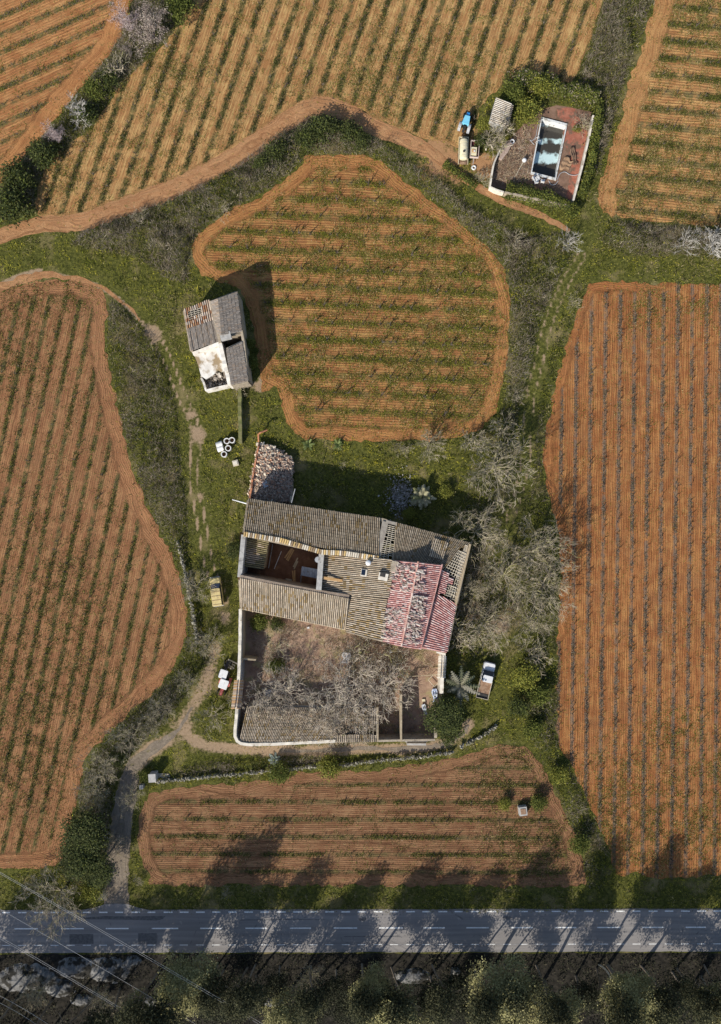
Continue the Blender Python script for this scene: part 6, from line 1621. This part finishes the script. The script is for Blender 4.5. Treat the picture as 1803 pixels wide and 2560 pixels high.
# lamp, chairs, hoses
lo2 = empty('globe_lamp', W(1285, 447), 'white globe lamp on a fallen pole lying west of the pool', 'lamp', math.atan2(447 - 405, 1309 - 1285))
m = MB(); m.tube([(0, 0, .12), (2.7, 0, .55)], .05, 6); m.build('pole', M_batten, lo2)
m = MB(); m.sphere((2.85, 0, .6), .33, 14, 10); m.build('globe', M_white, lo2, smooth=True)
def chair(x, y, rz, label):
    c = empty('garden_chair', W(x, y), label, 'chair', R(rz), 'white garden chairs at the foot of the pool')
    m = MB(); m.rbox((0, 0, .42), (.5, .5, .05), .1); m.build('seat', M_white, c)
    m = MB(); m.rbox((-.24, 0, .66), (.06, .5, .46), .02); m.build('backrest', M_white, c)
    for sy in (-1, 1):
        m = MB(); m.box((0, sy * .25, .62), (.45, .05, .04)); m.build('armrest', M_white, c)
        for sx in (-1, 1):
            m = MB(); m.tube([(sx * .22, sy * .23, 0), (sx * .2, sy * .22, .42)], .025, 5); m.build('leg', M_white, c)
for x, y, rz, lb in ((1334, 449, 20, 'leftmost white garden chair below the pool'), (1343, 450, -60, 'white garden chair second from the left below the pool'), (1339, 458, 100, 'lowest white garden chair below the pool'), (1355, 456, 80, 'rightmost white garden chair below the pool')): chair(x, y, rz, lb)
def hose(pts, r, mat, label):
    m = MB(); m.tube([W(x, y, .05) + Vector((0, 0, .03)) for x, y in smooth(pts, 6)], r, 6); m.build('garden_hose', mat, None, label, 'hose')
hose([(1393, 450), (1400, 435), (1412, 430), (1425, 437), (1440, 438), (1455, 430), (1468, 429)], .05, M_grey, 'grey hose snaking from the pool over the red tiles')
hose([(1372, 452), (1378, 462), (1388, 461), (1396, 452)], .05, M_grey, 'grey hose loop below the pool corner')
hose([(1349, 300), (1343, 325), (1340, 340), (1331, 352), (1325, 350), (1336, 362)], .045, M_grey, 'grey hose tangle at the west rim of the pool')
tarp(1415, 412, 1.8, 1.4, 60, noisy('brown_sheet', (.24, .15, .09), (.32, .21, .13), 2, .9, 0, 0), 'brown sheet lying between pool and red tiles')
tarp(1433, 392, .6, 2.6, 10, noisy('dark_brown_rag', (.13, .085, .06), (.2, .13, .09), 3, .9, 0, 0), 'dark crumpled rag strip on the red tiles')
# old cart / boat with a wheel in the yard
lg = empty('broken_cart', W(1262, 382), 'broken long wooden cart with a white wheel near the west wall of the pool yard', 'cart', R(58))
m = MB(); m.hull([[Vector((-1.5, -.2, .3)), Vector((-1.5, .2, .3)), Vector((-1.4, .25, .65)), Vector((-1.4, -.25, .65))], [Vector((0, -.35, .25)), Vector((0, .35, .25)), Vector((0, .4, .7)), Vector((0, -.4, .7))], [Vector((1.4, -.25, .3)), Vector((1.4, .25, .3)), Vector((1.4, .3, .7)), Vector((1.4, -.3, .7))]]); m.build('body', noisy('grey_pink_wood', (.30, .22, .18), (.42, .33, .28), 3, .9, .3, .02), lg)
m = MB(); m.torus((1.75, -.1, .5), .28, .09, 16, 8); m.build('wheel', M_white, lg)
m = MB(); m.tube([(.3, .5, .6), (1.2, -.5, .9)], .05, 5); m.tube([(-1.2, .45, .6), (1.2, .5, .6)], .04, 5); m.build('rail', M_batten, lg)
hp_ = empty('brushwood_pile', W(1268, 415), 'pile of dry brushwood south of the broken cart', 'brushwood')
P3 = np.stack([rng.normal(0, 1.0, 700), rng.normal(0, .7, 700), rng.uniform(.02, .4, 700)], 1)
link('twigs', mesh_polys('twigs', blades(P3, rng.uniform(.6, 1.8, 700), np.full(700, .06), 70, 92), pick([(.24, .15, .10), (.34, .24, .15), (.18, .11, .08), (.42, .33, .22)], 700)), M_bark, hp_)
# ruined white pipe bend at the wall
m = MB(); m.tube([W(1215, 376, .1), W(1216, 362, .5), W(1228, 362, .6), W(1232, 372, .4)], .13, 7); m.build('pipe_bend', M_batten, None, 'pale bent pipe left of the west wall of the pool yard', 'pipe')

# ================================================================== vehicles and machines
def wheel(parent, x, y, r, wd, name='wheel', hub=M_grey):
    w_ = MB(); w_.torus((x, y, r), r - wd * .5, wd * .5, 18, 8, 'Y'); o = w_.build(name, M_black, parent)
    h_ = MB(); h_.cyl((x, y, r), r * .55, wd * .7, 'Y', 12); h_.build('rim', hub, o)
    return o
# yellow van: +x is forward
def head(p_rear, p_front): return math.atan2(-(p_front[1] - p_rear[1]), p_front[0] - p_rear[0])
van = empty('van', W(544, 1478), 'faded yellow van with a ribbed roof parked on the grass west of the farmhouse', 'van', head((549, 1514), (539, 1441)))
m = MB(); m.rbox((0, 0, .62), (4.2, 1.62, .72), .22, 0, .96); m.build('body', M_yellow, van)
m = MB(); m.hull([[Vector((x, y, .97)) for x, y in ((1.15, -.74), (1.15, .74), (-2.0, .76), (-2.0, -.76))], [Vector((x, y, 1.62)) for x, y in ((.52, -.60), (.52, .60), (-1.92, .64), (-1.92, -.64))]]); m.build('cabin_glass', M_glass, van)
m = MB(); m.hull([[Vector((x, y, .99)) for x, y in ((1.22, -.66), (1.22, .66), (1.1, .66), (1.1, -.66))], [Vector((x, y, 1.6)) for x, y in ((.62, -.54), (.62, .54), (.5, .54), (.5, -.54))]]); m.build('windscreen', NT('blue_glass').out((.02, .045, .15), .1, .5), van)
m = MB(); m.rbox((-.72, 0, 1.66), (2.56, 1.36, .09), .14); m.build('roof', M_yellow, van)
for k in range(4):
    m = MB(); m.box((.1 - .62 * k, 0, 1.72), (.05, 1.24, .04)); m.build('roof_bar', M_rust, van)
m = MB(); m.rbox((1.55, 0, 1.0), (.85, 1.35, .08), .15); m.build('bonnet', M_yellow, van)
for sy in (-1, 1):
    m = MB(); m.cyl((2.1, sy * .55, .72), .12, .06, 'X', 12); m.build('headlight', M_white, van)
    m = MB(); m.box((.75, sy * .86, 1.05), (.12, .16, .12)); m.build('mirror', M_dark, van)
    for sx in (1.3, -1.25): wheel(van, sx, sy * .74, .32, .18)
m = MB(); m.box((2.13, 0, .45), (.1, 1.5, .14)); m.box((-2.13, 0, .45), (.1, 1.5, .14)); m.build('bumper', M_grey, van)
# pickup truck
pk = empty('pickup_truck', W(1213, 1697), 'white pickup truck with a brown flat bed parked below the bare grove', 'pickup truck', head((1202, 1740), (1223, 1654)))
m = MB(); m.rbox((1.75, 0, .78), (1.75, 1.72, .6), .25, 0, .94); m.build('bonnet', M_white, pk)
m = MB(); m.rbox((.62, 0, .95), (1.5, 1.74, .9), .15, 0, .97); m.build('cab', M_white, pk)
m = MB(); m.hull([[Vector((x, y, 1.38)) for x, y in ((1.5, -.78), (1.5, .78), (-.08, .8), (-.08, -.8))], [Vector((x, y, 1.86)) for x, y in ((.95, -.66), (.95, .66), (-.05, .68), (-.05, -.68))]]); m.build('windscreen', M_glass, pk)
m = MB(); m.rbox((.38, 0, 1.9), (1.0, 1.4, .09), .16); m.build('cab_roof', M_white, pk)
m = MB(); m.box((-1.35, 0, .82), (2.75, 1.8, .12)); m.build('bed_floor', M_rust, pk)
m = MB(); m.box((-1.35, .88, 1.02), (2.75, .05, .3)); m.box((-1.35, -.88, 1.02), (2.75, .05, .3)); m.box((-2.7, 0, 1.02), (.05, 1.8, .3)); m.box((.02, 0, 1.1), (.05, 1.8, .45)); m.build('bed_side', M_batten, pk)
m = MB(); m.box((-2.35, 0, .92), (.62, 1.66, .08)); m.build('mat', M_dark, pk)
m = MB(); m.box((-.4, 0, .55), (4.6, .8, .2)); m.build('chassis', M_dark, pk)
for sy in (-1, 1):
    m = MB(); m.box((2.6, sy * .6, .85), (.06, .26, .16)); m.build('headlight', M_cream, pk)
    m = MB(); m.box((.95, sy * .98, 1.42), (.1, .2, .16)); m.build('mirror', M_dark, pk)
    for sx in (1.75, -1.5): wheel(pk, sx, sy * .76, .36, .22)
m = MB(); m.box((2.66, 0, .55), (.1, 1.6, .16)); m.build('bumper', M_dark, pk)
# tractors
def tractor(x, y, rz, label, hoodmat, canopy, cmat, s=1.0, canopy_size=(1.45, 1.3), hood_len=1.35):
    t_ = empty('tractor', W(x, y), label, 'tractor', rz, None, s)
    m = MB(); m.rbox((1.05, 0, .95), (hood_len, .52, .5), .12, 0, .85); m.build('bonnet', hoodmat, t_)
    m = MB(); m.box((.1, 0, .62), (2.6, .4, .35)); m.build('chassis', M_dark, t_)
    m = MB(); m.box((1.75, 0, .85), (.06, .46, .5)); m.build('grille', M_dark, t_)
    m = MB(); m.rbox((-.35, 0, 1.0), (.45, .48, .12), .08); m.box((-.6, 0, 1.2), (.08, .46, .36)); m.build('seat', M_black, t_)
    m = MB(); m.torus((.22, 0, 1.28), .19, .025, 14, 6); m.tube([(.22, 0, 1.27), (.45, 0, 1.0)], .025, 5); m.build('steering_wheel', M_black, t_)
    m = MB(); m.tube([(.95, .2, 1.1), (.95, .2, 1.75)], .035, 6); m.build('exhaust', M_dark, t_)
    for sy in (-1, 1):
        wheel(t_, -.55, sy * .72, .62, .32, 'rear_wheel'); wheel(t_, 1.35, sy * .58, .36, .2, 'front_wheel')
        m = MB()
        for k in range(7):
            a = R(20 + 22 * k); a2 = R(20 + 22 * (k + 1)); f = lambda q, w_: Vector((-.55 + math.cos(q) * .7, sy * .68 + w_, .62 + math.sin(q) * .7))
            m.hull([[f(a, -.2), f(a, .2), f(a, .2) + Vector((0, 0, .03)), f(a, -.2) + Vector((0, 0, .03))], [f(a2, -.2), f(a2, .2), f(a2, .2) + Vector((0, 0, .03)), f(a2, -.2) + Vector((0, 0, .03))]])
        m.build('fender', cmat if not canopy else hoodmat, t_)
    if canopy:
        m = MB(); m.rbox((-.3, 0, 2.0), (*canopy_size, .08), .15); m.build('canopy', canopy, t_)
        for sx in (-.85, .3):
            for sy in (-.5, .5):
                m = MB(); m.tube([(sx, sy, .9), (sx, sy, 1.98)], .03, 5); m.build('canopy_post', M_dark, t_)
    return t_
bt = tractor(1162, 316, head((1159, 335), (1172.7, 289)), 'blue tractor with a light blue cover standing in front of the tanker trailer', M_blue, None, M_grey, 1.0, hood_len=1.1)
m = MB(); m.hull([[Vector((x, y, .95)) for x, y in ((1.0, -.42), (1.0, .42), (-.35, .58), (-.35, -.58))], [Vector((x, y, 1.42)) for x, y in ((.92, -.38), (.92, .38), (-.3, .52), (-.3, -.52))]]); m.build('cover', M_lblue, bt, 'light blue body cover')
tractor(565, 1675, R(-58) + math.pi * .5 + R(40), 'dark tractor with a white canopy, upper one of the two beside the courtyard wall', M_dark, M_white, M_dark, .88)
tractor(563, 1708, head((566, 1704), (554, 1737)), 'red tractor with a white canopy, lower one of the two beside the courtyard wall', M_red, M_white, M_red, .95, (1.4, 1.35))
planks('beam_pile', 578, 1658, 4, 1.5, -32, M_batten, 'pale beams on the ground in front of the dark tractor', 'beams', .35)
# tanker trailer
tk = empty('tanker_trailer', W(1157, 383), 'cream tank trailer parked behind the blue tractor', 'trailer', R(88.5))
m = MB(); m.box((0, 0, .62), (3.7, 1.35, .1)); m.build('bed', M_rust, tk)
m = MB()
for sy in (-1, 1): m.box((0, sy * .68, .78), (3.9, .05, .26))
m.box((1.95, 0, .78), (.06, 1.36, .26)); m.build('bed_side', M_cream, tk)
m = MB(); m.hull([[Vector((x, math.cos(a) * r, 1.12 + math.sin(a) * r * .85)) for a in [2 * math.pi * k / 18 for k in range(18)]] for x, r in ((-1.45, .42), (-1.38, .55), (-1.2, .6), (1.3, .6), (1.46, .55), (1.52, .42))]); m.build('tank', M_cream, tk, smooth=True)
m = MB(); m.cyl((-.45, 0, 1.66), .16, .12, 'Z', 14); m.build('hatch', M_dark, tk)
for x in (-1.0, .25, 1.0):
    m = MB(); m.ring((x, 0, 1.12), .615, .59, .05, 20, 'X'); o = m.build('strap', M_cream, tk); o.scale = (1, 1, .86); o.location = (0, 0, .157)
m = MB(); m.tube([(1.9, .2, .55), (2.9, 0, .5), (1.9, -.2, .55)], .05, 5); m.build('drawbar', M_dark, tk)
m = MB(); m.box((-1.8, 0, .8), (.35, 1.0, .18)); m.build('rear_box', M_rust, tk)
for sy in (-1, 1): wheel(tk, -.5, sy * .62, .36, .22)
# crate trailer
ct = empty('crate_trailer', W(1185, 379), 'small maroon box trailer with a white crate inside beside the tanker trailer', 'trailer', R(86))
m = MB(); m.box((0, 0, .5), (2.35, 1.2, .06)); m.build('floor', M_maroon, ct)
m = MB()
for sy in (-1, 1): m.box((0, sy * .6, .72), (2.45, .07, .45))
for sx in (-1, 1): m.box((sx * 1.2, 0, .72), (.07, 1.2, .45))
m.build('side_board', noisy('pinkish_board', (.50, .40, .36), (.58, .48, .43), 3, .8, 0, 0), ct)
m = MB(); m.tube([(-1.2, 0, .45), (-2.0, .05, .4)], .05, 6); m.build('drawbar', M_grey, ct)
for sy in (-1, 1): wheel(ct, 0, sy * .7, .3, .18)
cr = empty('crate', W(1184, 381, .55), 'white crate with brown contents inside the maroon trailer', 'crate', R(86))
m = MB(); m.box((0, 0, .25), (1.1, .8, .5)); m.build('box', M_cream, cr)
m = MB(); m.box((0, .05, .52), (.5, .5, .06)); m.build('contents', M_orange, cr)
m = MB(); m.box((-.05, -.05, .58), (.25, .22, .08)); m.build('lid', M_white, cr)
ty = MB(); ty.torus((0, 0, .12), .26, .11, 18, 8); o = ty.build('painted_tyre', M_white, None, 'white-painted tyre lying below the maroon trailer', 'tyre'); o.location = W(1184.5, 420)
# concrete rings
M_ring = noisy('pale_concrete_ring', (.66, .65, .63), (.76, .75, .73), 2.5, .85, .2, .01)
for x, y, lb in ((568, 1103, 'upright concrete ring at the top left of the ring cluster'), (581, 1101, 'upright concrete ring at the top right of the ring cluster'), (571.5, 1121, 'upright concrete ring in the middle of the ring cluster'), (561, 1136, 'upright concrete ring at the bottom of the ring cluster')):
    c = empty('concrete_ring', W(x, y, .45), lb, 'concrete ring', 0, 'concrete well rings on the grass'); c.location.z = 0
    m = MB(); m.ring((0, 0, .45), .44, .33, .9, 24); m.build('ring', M_ring, c)
    m = MB(); m.cyl((0, 0, .1), .33, .1, 'Z', 18); m.build('earth_fill', M_yardd, c)
for x, y, lb in ((550, 1112, 'upper concrete ring lying on its side left of the upright rings'), (552.5, 1122, 'lower concrete ring lying on its side left of the upright rings')):
    m = MB(); m.ring((0, 0, .44), .44, .33, .9, 24, 'X'); o = m.build('concrete_ring', M_ring, None, lb, 'concrete ring', 'concrete well rings on the grass'); o.location = W(x, y); o.rotation_euler = (0, 0, R(18))
def slab_box(name, x, y, d, rz, mat, mat2, label, cat):
    e_ = empty(name, W(x, y), label, cat, R(rz)); m = MB(); m.box((0, 0, d[2] / 2), d, 0, .97); m.build('body', mat, e_)
    m = MB(); m.box((0, 0, d[2] + .03), (d[0] * .62, d[1] * .62, .06)); m.build('lid', mat2, e_); return e_
slab_box('well_box', 590, 1158, (.85, .85, .5), 15, M_batten, M_whitewall, 'small square pale well cover south-east of the concrete rings', 'well cover')
slab_box('well_box', 1305, 2023, (1.2, 1.3, .9), 7, M_conc, M_rust, 'white well box with a dark lid at the right end of the bottom field', 'well box')
m = MB(); m.torus((0, 0, .15), .22, .1, 14, 7); o = m.build('old_tyre', M_black, None, 'black tyre in the grass right of the rubble-filled ruin', 'tyre'); o.location = W(700, 1132)
# ------------------------------------------------------------------ rocks on the slope south of the road
def rock(x, y, rx, ry, label, seed):
    n = 26; gx_, gy_ = np.meshgrid(np.linspace(-1, 1, n), np.linspace(-1, 1, n)); P = np.stack([gx_.ravel(), gy_.ravel()], 1)
    c = toW2([(x, y)])[0]; Q = P * np.array([rx, ry]) / S
    d = np.hypot(P[:, 0], P[:, 1]); hgt = np.clip(1 - d ** 2 * (.7 + .8 * vn(Q + seed * 9.1, .9, seed, 3)), -.3, 1) * .55 + (vn(Q + c, .9, seed, 3) - .5) * .55 * (d < .95)
    me = bpy.data.meshes.new('rock_outcrop'); id_ = np.arange(n * n).reshape(n, n)
    F = np.stack([id_[:-1, :-1], id_[:-1, 1:], id_[1:, 1:], id_[1:, :-1]], -1).reshape(-1, 4)
    me.from_pydata(np.concatenate([Q, hgt[:, None]], 1).tolist(), [], F.tolist())
    o = link('rock_outcrop', me, M_rock, None, label, 'rock'); o.location = (c[0], c[1], .02); return o
M_rock = noisy('limestone', (.13, .127, .125), (.24, .235, .23), 1.4, .95, .8, .08, (.03, .028, .024), .8, .5)
for k, (x, y, rx, ry, lb) in enumerate(((70, 2445, 85, 38, 'pale rocky slab at the left edge below the road'), (190, 2420, 60, 28, 'pale rock left of the olive-yellow crown'), (268, 2425, 60, 34, 'broad pale rock shelf below the asphalt patches'), (330, 2405, 26, 18, 'small pale rock at the road edge'), (150, 2470, 40, 24, 'low rock between two bare trees'), (375, 2510, 44, 22, 'isolated pale rock under the power lines'),
   (1030, 2440, 48, 20, 'long pale rock slab below the middle of the road'), (1140, 2428, 12, 10, 'single white stone below the road'), (685, 2505, 30, 16, 'pale rock below the road left of the middle'), (205, 2500, 30, 16, 'pale rock on the lower left slope'))):
    rock(x, y, rx, ry, lb, k + 1)
# leaning pale pole
m = MB(); m.tube([W(1497, 2412, 0), W(1506, 2417, 1.4), W(1514, 2424, 2.8), W(1521, 2433, 4.2), W(1527, 2446, 5.6)], .13, 8, .09); m.build('leaning_pole', M_batten, None, 'pale curved dead trunk leaning out of the wood south of the road', 'dead trunk')
# power lines
def cable(x0, y0, x1, y1, z, label, r=.015):
    dx, dy = x1 - x0, y1 - y0; m = MB(); pts = []
    for k in range(25):
        t_ = -1.0 + 3.0 * k / 24; p = W(x0 + dx * t_, y0 + dy * t_, z); p.z = z - .4 + 1.2 * (t_ - .5) ** 2 * .4; pts.append(p)
    m.tube(pts, r, 5); m.build('power_line', M_cable, None, label, 'power line', 'overhead power lines at the lower left')
M_cable = NT('aluminium_cable').out((.62, .60, .58), .5, .5)
for k, (l, z) in enumerate((((0, 2184, 600, 2530), 9.5), ((0, 2188, 600, 2536), 9.3), ((18, 2287, 482, 2560), 9.0), ((0, 2346, 360, 2560), 9.5), ((0, 2351, 352, 2560), 9.3), ((0, 2494, 112, 2560), 9.5), ((0, 2512, 82, 2560), 9.3))):
    cable(*l, z, ('topmost wire of the upper pair of power lines', 'lower wire of the upper pair of power lines', 'single thin power line between the pairs', 'upper wire of the second pair of power lines', 'lower wire of the second pair of power lines', 'upper wire of the power lines in the bottom left corner', 'lower wire of the power lines in the bottom left corner')[k])
# dry brush filling the walled yard and the foot of the bare grove
def brush(poly, n, label, hmax, pal, green=.1, z0=0.0):
    q = np.array(poly, float); P2 = rng.uniform(q.min(0), q.max(0), (n * 2, 2)); P2 = P2[inpoly(P2, poly)][:n]
    P = toW2(P2); P = P[rng.random(len(P)) < np.clip(2.2 * (vn(P, 1.8, 301, 3) - .22), .05, 1)]
    z = z0 + hmax * rng.random(len(P)) * vn(P, 1.5, 303, 2)
    C = pick(pal, len(P)) * (.7 + .6 * vn(P, 1, 305))[:, None]; g = rng.random(len(P)) < green; C[g] = pick(LEAF_M, g.sum())
    link('dry_brush', mesh_polys('dry_brush', blades(np.concatenate([P, z[:, None]], 1), rng.uniform(.2, .8, len(P)), rng.uniform(.03, .07, len(P)), 30, 90), C), M_bark, None, label, 'brush', None, 'stuff')
DRYP = [(.46, .36, .26), (.38, .29, .21), (.53, .43, .32), (.28, .20, .14), (.42, .27, .17), (.36, .31, .25)]
brush([(640, 1545), (862, 1580), (1090, 1640), (1080, 1690), (1000, 1705), (640, 1700), (625, 1600)], 13000, 'dry brown brush over the upper part of the walled yard', .7, DRYP)
brush([(640, 1690), (1050, 1690), (1040, 1830), (900, 1850), (640, 1850)], 9000, 'dead creeper and twigs over the lean-to and lower yard', .3, DRYP + GREY_TWIG)
brush([(640, 1765), (900, 1765), (940, 1800), (930, 1845), (800, 1850), (720, 1830), (640, 1805)], 11000, 'grey dead creeper lying over the lean-to tiles', 1.2, DRYP + GREY_TWIG + GREY_TWIG, .04, 2.6)
brush([(1178, 1365), (1250, 1350), (1300, 1500), (1230, 1640), (1130, 1630), (1125, 1600), (1145, 1512)], 6500, 'dry brown brush between the red roof and the bare grove', .9, DRYP + GREY_TWIG)
brush([(1240, 390), (1325, 305), (1330, 420), (1320, 455), (1235, 455)], 3500, 'dry brown brush on the west part of the pool terrace', .3, DRYP)

def undergrowth():
    n = 60000
    P = np.stack([rng.uniform(-BX, BX, n), rng.uniform(-79, (CY - 2386) / S, n)], 1)
    P = P[rng.random(n) < np.clip((vn(P, 2.2, 601, 3) - .33) * 2.4, 0, 1)]
    n = len(P); z = .9 * rng.random(n) * vn(P, 1.4, 603, 2)
    C = pick([(.035, .04, .02), (.05, .05, .03), (.07, .06, .04), (.03, .03, .02), (.09, .08, .05)], n, .25)  # leaf tones kept very dark, with the shade under the trees painted in
    V1 = leaves(np.concatenate([P, z[:, None]], 1), rng.uniform(.12, .36, n), .4)
    link('forest_undergrowth', mesh_polys('forest_undergrowth', V1, C), M_foliage, None, 'dark low undergrowth on the ground of the wood south of the road', 'undergrowth', None, 'stuff')
undergrowth()
